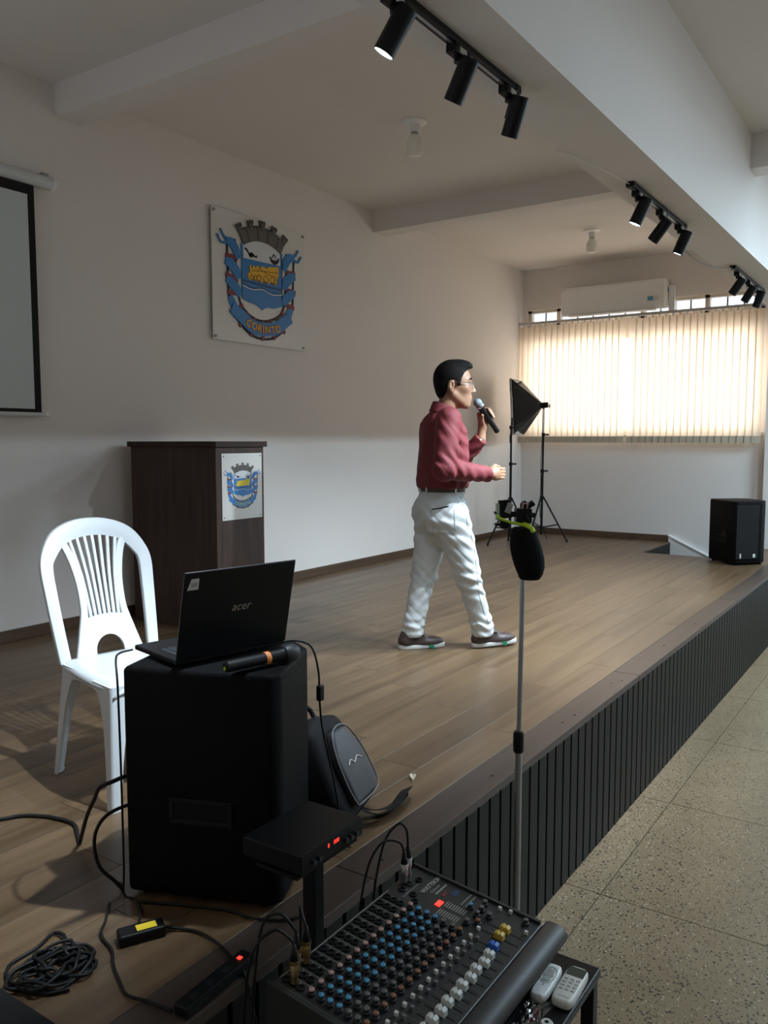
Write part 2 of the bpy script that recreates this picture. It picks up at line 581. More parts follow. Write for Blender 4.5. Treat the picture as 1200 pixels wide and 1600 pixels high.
# vertical black slats
MB().bb((XS0, 0.018, 0.0), (XW, 0.0245, S-0.03)).build('slat_backing', 'black_back', stage)
sl = None
for k in range(int((XW-XS0)/0.0843)):
    x = 2.171-0.0843*int((2.171-XS0)/0.0843)+0.0843*k+0.006
    if sl is None:
        sl = MB().bb((0.0, 0.0, 0.0), (0.0715, 0.0165, S-0.031)).build('slat', 'black_slat', stage, bevel=0.002, seg=1, loc=(x, 0.002, 0.0005))
    else:
        inst(sl, (x, 0.002, 0.0005), stage)
# screws on the nosing
sc_ = None
for xx in (2.62, 3.30, 3.42, 3.98, 4.05, 4.9, 5.6, 1.9):
    if sc_ is None:
        sc_ = MB().cyl((0, 0, 0), (0, 0, 0.0012), 0.006, n=10).build('screw', 'black', stage, loc=(xx, 0.05, S+0.001))
    else:
        inst(sc_, (xx, 0.04+0.05*random.random(), S+0.001), stage)

# walls
struct(MB().bb((XS0-2.6, YB, 0.0), (XW+0.15, YB+0.15, ZC+0.2)).build('wall_back', 'wall'), 'off-white plastered back wall of the stage')
WY0, WY1, WZ0, WZ1 = 0.47, 3.30, 1.96, 3.53
w = MB()
w.bb((XW, WY1, 0), (XW+0.15, YB, ZC+0.2))
hz0, hz1 = 1.75, 3.3
ed = [YH] + [v for ab in HALL_WIN for v in ab] + [WY0]
for i in range(0, len(ed), 2):
    w.bb((XW, ed[i], 0), (XW+0.15, ed[i+1], ZC+0.2))
for a, b in HALL_WIN:
    w.bb((XW, a, 0), (XW+0.15, b, hz0)); w.bb((XW, a, hz1), (XW+0.15, b, ZC+0.2))
w.bb((XW, WY0, 0), (XW+0.15, WY1, WZ0))
w.bb((XW, WY0, WZ1), (XW+0.15, WY1, ZC+0.2))
struct(w.build('wall_right', 'wall'), 'off-white end wall with the wide window')
struct(MB().bb((9.93, -0.45, 0.0), (XW, 0.40, 3.7)).build('trim_1', 'wall'), 'plastered pilaster beside the window')
struct(MB().bb((XL-0.15, YH, 0), (XL, YB+0.15, ZC+0.2)).build('wall_left', 'wall'), 'off-white wall at the dark end of the hall')
struct(MB().bb((XL-0.15, YH-0.15, 0), (XW+0.15, YH, ZC)).build('wall_front', 'wall'), 'plain hall wall facing the stage')

# ceilings and beams
struct(MB().bb((XL, BY1, ZC), (XW, YB, ZC+0.15)).build('ceiling', 'ceil'), 'white stage ceiling')
struct(MB().bb((XL, YH, ZH), (XW, BY0, ZH+0.15)).build('ceiling', 'ceil'), 'white hall ceiling')
struct(MB().bb((XL, BY0, ZBEAM), (XW, BY1, ZC+0.15)).build('trim_2', 'ceil'), 'deep white beam above the stage front')
for k, x in enumerate((-0.19, 3.23, 6.65)):
    struct(MB().bb((x, BY1, 3.847), (x+0.18, YB, ZC)).build('trim_%d' % (3+k), 'ceil'), 'white ceiling beam crossing the stage')
struct(MB().bb((5.515, YH, 3.507), (5.70, BY0, ZH)).build('trim_6', 'ceil'), 'white ceiling beam crossing the hall')

# skirting boards
bs = struct(MB().bb((XS0, YB-0.014, S), (XW, YB, S+0.073)).build('baseboard_back', 'skirt', bevel=0.003), 'dark brown skirting board along the back wall')
struct(MB().bb((XW-0.014, 1.45, S), (XW, YB-0.015, S+0.073)).build('baseboard_right', 'skirt', bevel=0.003), 'dark brown skirting board under the window')
# skirting that runs down beside the steps
a, b = Vector((XW-0.03, 1.43, 0.735)), Vector((XW-0.03, 0.60, 0.350))
sk = MB()
sk.prism([a, b, b+Vector((0, 0, -0.35)), a+Vector((0, 0, -0.73))], None, (0.03, 0, 0))
struct(sk.build('trim_7', 'wall'), 'white sloping stair skirting on the end wall')
sk = MB()
sk.prism([a+Vector((-.012, 0, 0.012)), b+Vector((-.012, 0, 0.012)), b+Vector((-.012, 0, -.004)), a+Vector((-.012, 0, -.004))], None, (0.042, 0, 0))
struct(sk.build('trim_8', 'white_pl'), 'thin white sloping ledge on the stair skirting')

# ------------------------------------------------------------------ stage window
win = struct(thing('window_1', 'wide metal window with barred top lights', None, (XW, 0, 0)))
fr = MB()
fr.bb((0.02, WY0, WZ0), (0.10, WY1, WZ0+0.045))
fr.bb((0.02, WY0, WZ1-0.035), (0.10, WY1, WZ1))
fr.bb((0.02, WY0, 3.10), (0.10, WY1, 3.385))
for y in (WY0, 1.06, 1.80, 2.86, WY1-0.05):
    fr.bb((0.02, y, WZ0), (0.10, y+0.05, WZ1))
fr.build('window_frame', 'frame', win)
MB().bb((-0.05, WY0-0.02, WZ0-0.03), (0.03, WY1+0.02, WZ0)).build('window_sill', 'wall', win)
cols = [WY0, 1.06, 1.80, 2.86, WY1-0.05]
for i in range(4):
    y0, y1 = cols[i]+0.05, cols[i+1]
    MB().bb((0.058, y0, WZ0+0.045), (0.062, y1, 3.10)).build('pane', 'glass', win)
    MB().bb((0.058, y0, 3.385), (0.062, y1, WZ1-0.035)).build('pane', 'glass', win)
    n = max(2, int((y1-y0)/0.17))
    for k in range(1, n):
        y = y0+(y1-y0)*k/n
        MB().bb((0.075, y-0.009, 3.385), (0.09, y+0.009, WZ1-0.035)).build('window_bar', 'bar', win)

# hall windows further along the same wall
for k, (a, b) in enumerate(HALL_WIN):
    wn = struct(thing('window_%d' % (k+2), 'metal hall window in the end wall', None, (XW, (a+b)/2, 0)))
    h = (b-a)/2
    f_ = MB()
    f_.bb((.02, -h, hz0), (.08, h, hz0+.05)); f_.bb((.02, -h, hz1-.05), (.08, h, hz1))
    for y in (-h, -.025, h-.05):
        f_.bb((.02, y, hz0), (.08, y+.05, hz1))
    f_.build('window_frame', 'frame', wn)
    for y0, y1 in ((-h+.05, -.025), (.025, h-.05)):
        MB().bb((.048, y0, hz0+.05), (.052, y1, hz1-.05)).build('pane', 'glass', wn)

for k, (x, y) in enumerate(HALL_LAMPS):
    t = thing('tube_lamp', ('white tube lamp on the hall ceiling before the cross beam', 'white tube lamp on the hall ceiling just behind the cross beam', 'white tube lamp on the hall ceiling nearest the end wall')[k], 'ceiling lamp', (x, y, ZH), 0, 'tube lamps on the hall ceiling')
    MB().bb((-.62, -.11, -.05), (.62, .11, 0)).build('housing', 'white_pl', t, bevel=.006)
    for dy in (-.05, .05):
        MB().cyl((-.58, dy, -.056), (.58, dy, -.056), .011, n=12).build('tube', 'lens', t, smooth=True)

# vertical blinds
rail = thing('curtain_rail', 'long grey blind rail above the two vertical blinds', 'rail', (9.94, 1.92, 3.335))
MB().bb((-0.022, -1.50, 0.0), (0.022, 1.485, 0.032)).build('rail_profile', 'rail', rail, bevel=0.003)
for y in (-1.35, -0.45, 0.5, 1.35):
    MB().bb((0.0, y-0.012, 0.004), (0.111, y+0.012, 0.022)).build('wall_bracket', 'rail', rail)
slat_mesh = None
wt = None
rn = None
for lab, ya, yb_ in (('beige vertical blind standing behind the softbox', 1.985, 3.395), ('beige vertical blind beside the pilaster and speaker corner', 0.455, 1.935)):
    bl = thing('vertical_blind', lab, 'blind', (9.94, (ya+yb_)/2, 1.845), 0, 'vertical blinds on the window')
    L = 1.465
    n = int(round((yb_-ya)/0.0775))
    for k in range(n):
        y = ya+(k+0.5)*(yb_-ya)/n-(ya+yb_)/2
        ang = math.radians(7+random.uniform(-3, 3))
        if slat_mesh is None:
            vs_, fs_ = [], []
            nn = 6
            for zz in (0.0, L):
                for i in range(nn+1):
                    t = i/nn-0.5
                    vs_.append((0.006*(1-4*t*t), t*0.0895, zz))
            for i in range(nn):
                fs_.append((i, i+1, i+nn+2, i+nn+1))
            slat_mesh = mesh_obj('blind_slat', vs_, fs_, 'blind', bl, True, (0, y, 0))
            slat_mesh.rotation_euler = (0, 0, ang)
            wt = MB().bb((-0.005, -0.0455, -0.002), (0.006, 0.0455, 0.075)).build('slat_weight', 'weight', bl, loc=(0.002, y, 0.0))
            wt.rotation_euler = (0, 0, ang)
            rn = MB().bb((-0.006, -0.008, 0.0), (0.006, 0.008, 0.026)).build('slat_hook', 'white_pl', bl, loc=(0, y, L))
        else:
            inst(slat_mesh, (0, y, 0), bl, (0, 0, ang))
            inst(wt, (0.002, y, 0), bl, (0, 0, ang))
            inst(rn, (0, y, L), bl)

# ------------------------------------------------------------------ split air conditioner
ac = thing('air_conditioner', 'white split air conditioner mounted above the window', 'air conditioner', (XW, 2.13, 3.385))
pf = [(0.0, 0.03), (-0.20, 0.0), (-0.235, 0.05), (-0.238, 0.30), (-0.205, 0.345), (0.0, 0.352)]
MB().prism([(x, -0.625, z) for x, z in pf], None, (0, 1.25, 0)).build('body', 'white_pl', ac, bevel=0.012, seg=3, smooth=True, angle=0.7)
MB().box((-0.165, 0.0, 0.006), (0.055, 1.02, 0.006), Matrix.Rotation(0.16, 3, 'Y')).build('air_outlet', 'black', ac)
MB().box((-0.205, 0.0, -0.004), (0.055, 1.06, 0.007), Matrix.Rotation(0.15, 3, 'Y')).build('outlet_flap', 'white_pl', ac, bevel=0.002)
MB().bb((-0.2395, -0.56, 0.095), (-0.238, -0.43, 0.15)).build('energy_label', 'sticker', ac)
MB().bb((-0.2405, -0.50, 0.10), (-0.2393, -0.44, 0.145)).build('energy_label_square', 'ac_blue', ac)
MB().bb((-0.10, -0.6265, 0.20), (-0.07, -0.6245, 0.25)).build('side_label', 'ac_blue', ac)
MB().bb((-0.07, -0.70, -0.02), (0.0, -0.63, 0.28)).build('pipe_cover', 'white_pl', ac, bevel=0.006)

# ------------------------------------------------------------------ ceiling lamps
for lab, x, y in (('white bulb in ceiling socket between the two ceiling beams', 4.972, 1.856), ('white bulb in ceiling socket near the air conditioner', 8.506, 1.894)):
    t = thing('ceiling_lamp', lab, 'ceiling lamp', (x, y, ZC), 0, 'bare bulbs on the stage ceiling')
    MB().lathe([(0.085, 0.0), (0.085, -0.008), (0.05, -0.022), (0.036, -0.024), (0.032, -0.07), (0.03, -0.072)], n=24).build('socket', 'white_pl', t, smooth=True, angle=0.6)
    MB().lathe([(0.024, -0.070), (0.026, -0.086)], n=20).build('screw_cap', 'grey_metal', t, smooth=True, angle=0.6)
    MB().lathe([(0.024, -0.085), (0.034, -0.095), (0.050, -0.12), (0.056, -0.15), (0.057, -0.19), (0.054, -0.213), (0.046, -0.224), (0.02, -0.228)], n=24).build('bulb', 'bulb', t, smooth=True)

# ------------------------------------------------------------------ track spotlights
TRACKS = [
    ('near the chair and loudspeaker', 1.60, 2.56, [(1.855, (-.20, .58, -1)), (2.19, (.10, .60, -1)), (2.525, (.20, .45, -1))]),
    ('above the walking man', 3.78, 4.66, [(3.88, (-.10, .45, -1)), (4.26, (.10, .85, -1)), (4.60, (.0, .45, -1))]),
    ('nearest the window', 5.93, 6.96, [(6.08, (.10, .75, -1)), (6.45, (.10, .65, -1)), (6.75, (.05, .40, -1))]),
]
SPOT_W = [235, 60, 35, 120, 150, 170, 90, 80, 60]
YT = -0.03
si = 0
for where, xa, xb, sp in TRACKS:
    t = thing('light_track', 'black track rail on the beam underside ' + where, 'light track', ((xa+xb)/2, YT, ZBEAM), 0, 'light tracks on the front beam')
    h = (xb-xa)/2
    MB().bb((-h, -0.017, -0.020), (h, 0.017, 0.0)).build('track_profile', 'black', t, bevel=0.002)
    MB().bb((-h+0.03, -0.005, -0.0212), (h-0.03, 0.005, -0.0198)).build('track_slot', 'grey_metal', t)
    for sgn in (-1, 1):
        MB().bb((sgn*h-0.02, -0.019, -0.024), (sgn*h+0.02, 0.019, 0.0)).build('end_cap', 'black', t, bevel=0.003)
    for q, (x, dv) in enumerate(sp):
        word = ('dim end', 'middle', 'window end')[q]
        s = thing('spotlight', 'black cylinder spotlight, %s of the track %s' % (word, where), 'spotlight', (x, YT, ZBEAM-0.0205), 0, 'cylinder spotlights on the tracks')
        d = Vector(dv).normalized()
        MB().bb((-0.045, -0.017, -0.026), (0.045, 0.017, 0.0)).build('adapter', 'black', s, bevel=0.003)
        MB().bb((-0.02, -0.0172, -0.022), (0.02, -0.0170, -0.005)).build('adapter_label', 'sticker', s)
        MB().cyl((0, 0, -0.026), (0, 0, -0.040), 0.013, n=16).build('swivel', 'black', s, smooth=True, angle=0.6)
        # bracket arm down the side of the can
        top = Vector((0, 0, -0.047))+d*0.006
        side = Vector((0, 0.0, 0))
        side = d.cross(Vector((1, 0, 0))).normalized()
        if side.y > 0: side = -side
        c0 = Vector((0, 0, -0.050)) - side*0.020 + d*0.004
        MB().box(Vector((0, 0, -0.034))+d*0.024+side*0.011, (0.016, 0.006, 0.06), d.to_track_quat('-Z', 'Y').to_matrix()).build('bracket', 'black', s)
        c0 = Vector((0, 0, -0.012))+side*0.046
        if c0.y < -0.1: c0.y = 0
        can = MB().lathe([(0.024, 0.0), (0.0285, 0.004), (0.0285, 0.122), (0.0268, 0.124), (0.0258, 0.118)], c=c0, axis=d, n=28).build('lamp_can', 'black_s', s, smooth=True, angle=0.5)
        MB().cyl(c0+d*0.1185, c0+d*0.1215, 0.0252, n=24).build('lens', 'lens', s)
        ld = bpy.data.lights.new('spot_beam', 'SPOT')
        ld.energy = SPOT_W[si]
        ld.color = (0.76, 0.89, 1.0)
        ld.spot_size = math.radians(56 if si == 0 else 74)
        ld.spot_blend = 0.7
        ld.shadow_soft_size = 0.022
        lo = bpy.data.objects.new('spot_beam', ld)
        COL.objects.link(lo)
        lo.location = Vector(s.location)+c0+d*0.128
        lo.rotation_euler = d.to_track_quat('-Z', 'Y').to_euler()
        si += 1
cb = MB()
cb.tube([(3.79, YT, ZBEAM-0.012), (3.55, 0.0, ZBEAM-0.010), (3.30, 0.05, ZBEAM-0.006), (3.2, 0.082, ZBEAM-0.004)], 0.002, 6)
tag(cb.build('lamp_cord', 'white_pl', smooth=True), 'thin grey cord feeding the track above the walking man', 'cord', 'track feed cords')
cb = MB()
cb.tube([(5.94, YT, ZBEAM-0.012), (5.7, 0.02, ZBEAM-0.05), (5.35, 0.07, ZBEAM-0.05), (5.1, 0.088, ZBEAM-0.004)], 0.004, 6)
tag(cb.build('lamp_cord', 'grey_pl', smooth=True), 'thin sagging cord feeding the track nearest the window', 'cord', 'track feed cords')

# ================================================================== OBJECTS
# ------------------------------------------------------------------ projection screen on the back wall
t = thing('projection_screen', 'pull-down projection screen with black border on the back wall', 'screen', (1.9, YB-0.056, 2.02))
MB().bb((-1.13, -0.004, 0.022), (1.13, -0.002, 1.36)).build('border_fabric', 'black_m', t)
MB().bb((-1.085, -0.0055, 0.045), (1.085, -0.004, 1.30)).build('screen_surface', 'screen', t)
MB().cyl((-1.22, 0.005, 1.40), (1.26, 0.005, 1.40), 0.038, n=24).build('roller_case', 'case_grey', t, smooth=True, angle=0.6)
MB().cyl((1.245, 0.005, 1.40), (1.268, 0.005, 1.40), 0.041, n=24).build('case_end_cap', 'white_pl', t, smooth=True, angle=0.6)
MB().bb((1.19, -0.01, 1.435), (1.23, 0.055, 1.452)).build('wall_bracket', 'grey_pl', t)
MB().cyl((-1.14, -0.003, 0.012), (1.15, -0.003, 0.012), 0.013, n=16).build('bottom_bar', 'case_grey', t, smooth=True, angle=0.6)
MB().cyl((1.15, -0.003, 0.012), (1.175, -0.003, 0.012), 0.015, n=16).build('bar_end_cap', 'white_pl', t, smooth=True, angle=0.6)


# ------------------------------------------------------------------ coat of arms (used for the wall relief and the podium plaque)
def ribbon_poly(pts, w):
    """flat band polygon along a 2D path"""
    P = [Vector((a, b, 0)) for a, b in pts]
    P = catmull(P, 5) if len(P) > 2 else P
    l, r = [], []
    ww = w if hasattr(w, '__len__') else [w, w]
    for i, q in enumerate(P):
        d = (P[min(i+1, len(P)-1)]-P[max(i-1, 0)]).normalized()
        n = Vector((-d.y, d.x, 0))
        h = np.interp(i/(len(P)-1), np.linspace(0, 1, len(ww)), ww)/2
        l.append(q+n*h); r.append(q-n*h)
    return [(v.x, v.y) for v in l+r[::-1]]


def emblem(parent, sx, sz, th, mats, letters=True):
    """relief pieces in a local frame: x right, z up, facing -y, centred on the panel"""
    cnt = [0]
    def piece(name, poly, m, d0, d1, par=None):
        q = [(a*sx, -d0, b*sz) for a, b in poly]
        return MB().prism(q, None, (0, -(d1-d0), 0)).build(name, m, par or parent)
    def band(name, path, w, m, d0, d1, par=None):
        poly = ribbon_poly(path, w)
        n = len(poly)//2
        mb = MB()
        L = [(a*sx, -d0, b*sz) for a, b in poly[:n]]
        Rr = [(a*sx, -d0, b*sz) for a, b in poly[n:][::-1]]
        L2 = [(a, -d1, c) for a, b, c in L]; R2 = [(a, -d1, c) for a, b, c in Rr]
        v = L+Rr+L2+R2
        f = []
        for i in range(n-1):
            f += [(i, i+1, n+i+1, n+i), (2*n+i, 3*n+i, 3*n+i+1, 2*n+i+1), (i, 2*n+i, 2*n+i+1, i+1), (n+i, n+i+1, 3*n+i+1, 3*n+i)]
        f += [(0, n, 3*n, 2*n), (n-1, 3*n-1, 4*n-1, 2*n-1)]
        mb.add(v, f)
        return mb.build(name, m, par or parent)
    g = lambda pts: [(x-5.036, z-3.12) for x, z in pts]
    mir = lambda pts: [(-x, z) for x, z in pts]
    mm = mats
    # rails
    out = [(-.385, .285), (-.378, .15), (-.372, -.09), (-.352, -.19), (-.274, -.318), (-.145, -.41), (-.01, -.438), (.144, -.415), (.291, -.313), (.368, -.17), (.385, .03), (.395, .24)]
    inn = [(-.295, .287), (-.288, .084), (-.274, -.075), (-.236, -.199), (-.13, -.276), (-.007, -.299), (.12, -.276), (.239, -.206), (.281, -.079), (.300, .10), (.307, .279)]
    band('outer_rail', out, .02, mm['dark'], 0.0, th*0.6)
    band('inner_rail', inn, .02, mm['dark'], 0.0, th*0.6)
    # red ties
    tie = [(-.40, .15, -.27, .145), (-.40, .005, -.27, -.01), (-.385, -.125, -.25, -.12), (.29, .135, .41, .13), (.285, -.01, .41, -.02), (.27, -.13, .39, -.15)]
    for a, b, c, d in tie:
        band('red_tie', [(a, b), (c, d)], .034, mm['red'], th*0.3, th*1.1)
    n = 7
    for k in range(n):
        a = math.radians(205+k*(130/(n-1)))
        for (rx, rz) in ((.345, .30), (.245, .175)):
            cx, cz = 0.005+rx*math.cos(a)*1.08, -.135+rz*math.sin(a)
            band('red_tie', [(cx-.018*math.cos(a), cz-.018*math.sin(a)), (cx+.018*math.cos(a), cz+.018*math.sin(a))], .03, mm['red'], th*0.3, th*1.0)
    # spiralling ribbons
    for sgn in (1, -1):
        F = (lambda p: p) if sgn == 1 else mir
        band('ribbon_twist', F([(-.385, .258), (-.335, .250), (-.292, .205), (-.272, .14)]), [.05, .075, .075, .04], mm['blue'], th*.5, th*1.4)
        band('ribbon_twist', F([(-.405, .11), (-.345, .09), (-.29, .045), (-.265, -.01)]), [.05, .085, .085, .05], mm['blue'], th*.5, th*1.4)
        band('ribbon_twist', F([(-.395, -.025), (-.34, -.05), (-.285, -.09), (-.25, -.135)]), [.05, .08, .08, .05], mm['blue'], th*.5, th*1.4)
        band('ribbon_twist', F([(-.36, -.15), (-.335, -.19), (-.30, -.225)]), [.05, .07, .06], mm['blue'], th*.4, th*1.0)
        band('ribbon_tail', F([(-.375, .262), (-.42, .29), (-.452, .334)]), [.03, .014, .018], mm['blue'], th*.5, th*1.2)
        band('ribbon_tail', F([(-.38, .245), (-.44, .235), (-.468, .26), (-.486, .288)]), [.03, .016, .014, .018], mm['blue'], th*.5, th*1.2)
    # lower banner and lettering
    ban = [(-.345, -.232), (-.24, -.29), (-.12, -.352), (.03, -.365), (.17, -.335), (.27, -.275), (.345, -.235)]
    bn = band('banner', ban, [.085, .105, .108, .105, .105, .10, .08], mm['blue'], th*.6, th*1.7)
    if letters:
        s = 'CORINTO'
        xsn = [-.166, -.104, -.044, -.001, .050, .112, .172]
        for ch, xx in zip(s, xsn):
            zz = -.362+0.85*(xx-.02)**2
            ang = math.atan(2*0.85*(xx-.02))
            xd = Vector((math.cos(ang)*sx, 0, math.sin(ang)*sz))
            zd = Vector((-math.sin(ang), 0, math.cos(ang)))
            o = Vector((xx*sx, -th*1.75, zz*sz))-zd.normalized()*0.030*sz
            if mm.get('edge'):
                text_mesh('letter_edge', ch, 0.084*sz, mm['edge'], bn, o+Vector((0, 0.0002, 0)), xd, zd, th*.2, 'CENTER', bold=0.0055*sz)
            text_mesh('letter', ch, 0.082*sz, mm['text'], bn, o+Vector((0, -th*.12, 0)), xd, zd, th*.2, 'CENTER', bold=0.0012*sz)
    # shield
    arc = [(-.231, .263), (-.17, .292), (-.118, .307), (-.055, .321), (.005, .325), (.07, .322), (.131, .313), (.19, .296), (.241, .272)]
    body = [(.241, .272), (.240, -.155), (.15, -.182), (.071, -.185), (.03, -.195), (.001, -.213), (-.03, -.192), (-.075, -.178), (-.15, -.170), (-.225, -.150), (-.231, .263)]
    sh = piece('shield', arc[:-1]+body[:-1], mm['blue'], th*.2, th*1.2)
    piece('shield_crest', [(a*.97, b-.004) for a, b in arc]+[(.225, .262), (-.215, .250)], mm['white'], th*1.2, th*1.35, sh)
    piece('shield_field', [(-.213, .244), (-.2, .25), (.212, .262), (.215, .255), (.215, .168), (-.212, .158)], mm['white'], th*1.2, th*1.35, sh)
    tr = g([(4.89, 3.236), (4.905, 3.236), (4.907, 3.215), (4.92, 3.217), (4.925, 3.238), (4.939, 3.236), (4.955, 3.222), (4.97, 3.242), (4.988, 3.244), (5.01, 3.228), (5.037, 3.253), (5.08, 3.236), (5.113, 3.258), (5.229, 3.272), (5.228, 3.2), (5.21, 3.165)])
    tr2 = g([(5.20, 3.127), (5.18, 3.122), (5.162, 3.138), (5.136, 3.143), (5.118, 3.125), (5.098, 3.121), (5.075, 3.13), (5.06, 3.138), (5.03, 3.122), (5.01, 3.120), (4.985, 3.135), (4.965, 3.124), (4.949, 3.124), (4.93, 3.134), (4.912, 3.121), (4.885, 3.122), (4.87, 3.135), (4.865, 3.167), (4.889, 3.179)])
    tn = piece('locomotive', tr+tr2, mm['yel'], th*1.2, th*1.9, sh)
    if mm.get('line'):
        for cx, cz, r in ((-.045, .028, .025), (.035, .03, .028), (.115, .034, .028), (.155, .03, .02), (-.125, .025, .018), (-.085, .025, .016)):
            path = [(cx+r*math.cos(a), cz+r*math.sin(a)) for a in np.linspace(0, 2*math.pi, 13)]
            band('wheel_line', path, .005, mm['line'], th*1.9, th*2.05, tn)
        band('boiler_line', [(-.13, .075), (.0, .09), (.19, .105)], .005, mm['line'], th*1.9, th*2.05, tn)
        band('boiler_line', [(-.05, .11), (.06, .075), (.19, .07)], .004, mm['line'], th*1.9, th*2.05, tn)
    band('ground_line', [(-.225, -.012), (-.12, -.016), (0, -.018), (.12, -.022), (.236, -.022)], .016, mm['dblue'], th*1.2, th*1.5, sh)
    band('wave_line', [(-.225, -.035), (-.11, -.055), (0, -.04), (.12, -.062), (.236, -.05)], .009, mm['dblue'], th*1.2, th*1.5, sh)
    band('wave_line', [(-.221, -.052), (-.113, -.068), (-.002, -.052), (.124, -.077), (.236, -.06)], .008, mm['white'], th*1.2, th*1.5, sh)
    band('side_line', [(.236, -.12), (.237, .26)], .008, mm['dblue'], th*1.2, th*1.4, sh)
    # black charges on the white field
    band('black_charge', [(-.20, .235), (-.175, .226), (-.155, .205), (-.13, .19), (-.115, .182)], [.012, .018, .012, .03, .02], mm['black'], th*1.35, th*1.6, sh)
    band('black_charge', [(-.15, .185), (-.12, .2), (-.085, .19), (-.06, .195)], [.012, .035, .012, .022], mm['black'], th*1.35, th*1.6, sh)
    band('black_charge', [(.09, .222), (.11, .195), (.145, .183), (.18, .195), (.20, .225)], [.006, .026, .036, .028, .008], mm['black'], th*1.35, th*1.6, sh)
    band('black_charge', [(.115, .215), (.14, .245), (.16, .215)], [.008, .01, .008], mm['black'], th*1.35, th*1.6, sh)
    # mural crown with five towers
    a0, a1 = math.radians(121), math.radians(60)
    C0, R0, R1 = (0.01, -.10), .425, .535
    path = []
    for k in range(25):
        a = a0+(a1-a0)*k/24
        path.append((C0[0]+(R0+.045)*math.cos(a), C0[1]+(R0+.045)*math.sin(a)))
    cr = band('crown', path, .105, mm['grey'], th*.8, th*2.0)
    for k in range(22):
        a = a0+(a1-a0)*(k+.5)/22
        e = Vector((math.cos(a), math.sin(a)))
        p0 = Vector(C0)+e*(R1-.018); p1 = p0+e*.018
        band('merlon', [tuple(p0), tuple(p1)], .014, mm['grey'], th*.8, th*1.8, cr)
    for k in range(5):
        a = a0+(a1-a0)*(.03+.94*k/4)
        e = Vector((math.cos(a), math.sin(a))); nrm = Vector((-e.y, e.x))
        p0 = Vector(C0)+e*(R1-.03)
        band('crown_tower', [tuple(p0), tuple(p0+e*.05)], [.035, .05], mm['grey'], th*1.0, th*2.4, cr)
        for q in (-.024, 0, .024):
            b0 = p0+e*.045+nrm*q
            band('tower_merlon', [tuple(b0), tuple(b0+e*.028)], .014, mm['grey'], th*1.0, th*2.4, cr)
        if 0 < k < 5:
            am = a0+(a1-a0)*(.03+.94*(k-.5)/4)
            em = Vector((math.cos(am), math.sin(am)))
            b0 = Vector(C0)+em*(R0+.0)
            band('crown_joint', [tuple(b0), tuple(b0+em*.10)], .006, mm['black'], th*2.0, th*2.15, cr)


pan = thing('emblem_panel', 'square clear panel with coloured municipal coat of arms relief on the wall', 'wall emblem', (5.036, YB-0.03, 3.123))
MB().bb((-.535, 0.0, -.49), (.535, 0.008, .487)).build('panel', 'panel', pan, bevel=0.002)
big = dict(dark='e_black', red='e_red', blue='e_blue', dblue='e_dblue', white='e_white', yel='e_yel', line='e_brown', black='e_black', grey='e_grey', text='e_yel', edge='e_red')
emblem(pan, 1.0, 1.0, 0.009, big)
for dx in (-.515, .515):
    for dz in (-.465, .46):
        MB().cyl((dx, 0.03, dz), (dx, -0.012, dz), 0.011, n=12).build('wall_stud', 'grey_pl', pan)

# ------------------------------------------------------------------ podium
PX0, PX1, PY0, PY1 = 3.645, 4.075, 2.46, 3.25
PW, PD = PX1-PX0, PY1-PY0
pod = thing('podium', 'dark wood laminate podium with coat of arms plaque', 'podium', ((PX0+PX1)/2, (PY0+PY1)/2, S))
H = 1.20
hw, hd = PW/2, PD/2
MB().bb((-hw, -hd, 0.0), (hw, -hd+0.018, H-0.035)).build('front_board', 'pod_side', pod, bevel=0.0015)
MB().bb((-hw, -hd+0.0182, 0.0), (-hw+0.018, hd, H-0.035)).build('side_board', 'pod_side', pod, bevel=0.0015)
MB().bb((hw-0.018, -hd+0.0182, 0.0), (hw, hd, H-0.035)).build('side_board', 'pod_side', pod, bevel=0.0015)
MB().bb((-hw+0.018, -hd+0.0182, 0.55), (hw-0.018, hd-0.02, 0.568)).build('shelf', 'pod_side', pod)
MB().bb((-hw-0.018, -hd-0.018, H-0.035), (hw+0.018, hd+0.018, H)).build('top_board', 'pod_top', pod, bevel=0.002)
MB().bb((-hw+0.018, -hd+0.0182, 0.0), (hw-0.018, hd-0.02, 0.05)).build('plinth', 'pod_side', pod)
pq = MB().bb((-.182, -.0, -.21), (.182, .004, .21)).build('plaque', 'panel', pod, bevel=0.012, loc=(0.012, -hd-0.0045, 0.915))
prt = dict(dark='e_black', red='e_red', blue='e_blue', dblue='e_dblue', white='e_white', yel='p_yel', black='e_black', grey='e_grey', text='p_gyel')
emblem(pq, 0.345, 0.315, 0.0008, prt)
for dx in (-.165, .165):
    for dz in (-.192, .192):
        MB().cyl((dx, 0, dz), (dx, -.002, dz), 0.004, n=8).build('plaque_screw', 'black', pq)

# ------------------------------------------------------------------ white monobloc chair
ch = thing('plastic_chair', 'white plastic chair with slatted back beside the loudspeaker', 'chair', (1.925, 1.13, S), math.radians(169.6))


def back_pt(x, z, dy=0.0):
    """maps back-rest drawing coordinates to chair space (reclined and slightly cupped)"""
    t = (z-0.40)
    return (x, -0.175-0.30*t+0.35*x*x*min(1, max(0, t)*3)-dy, z)


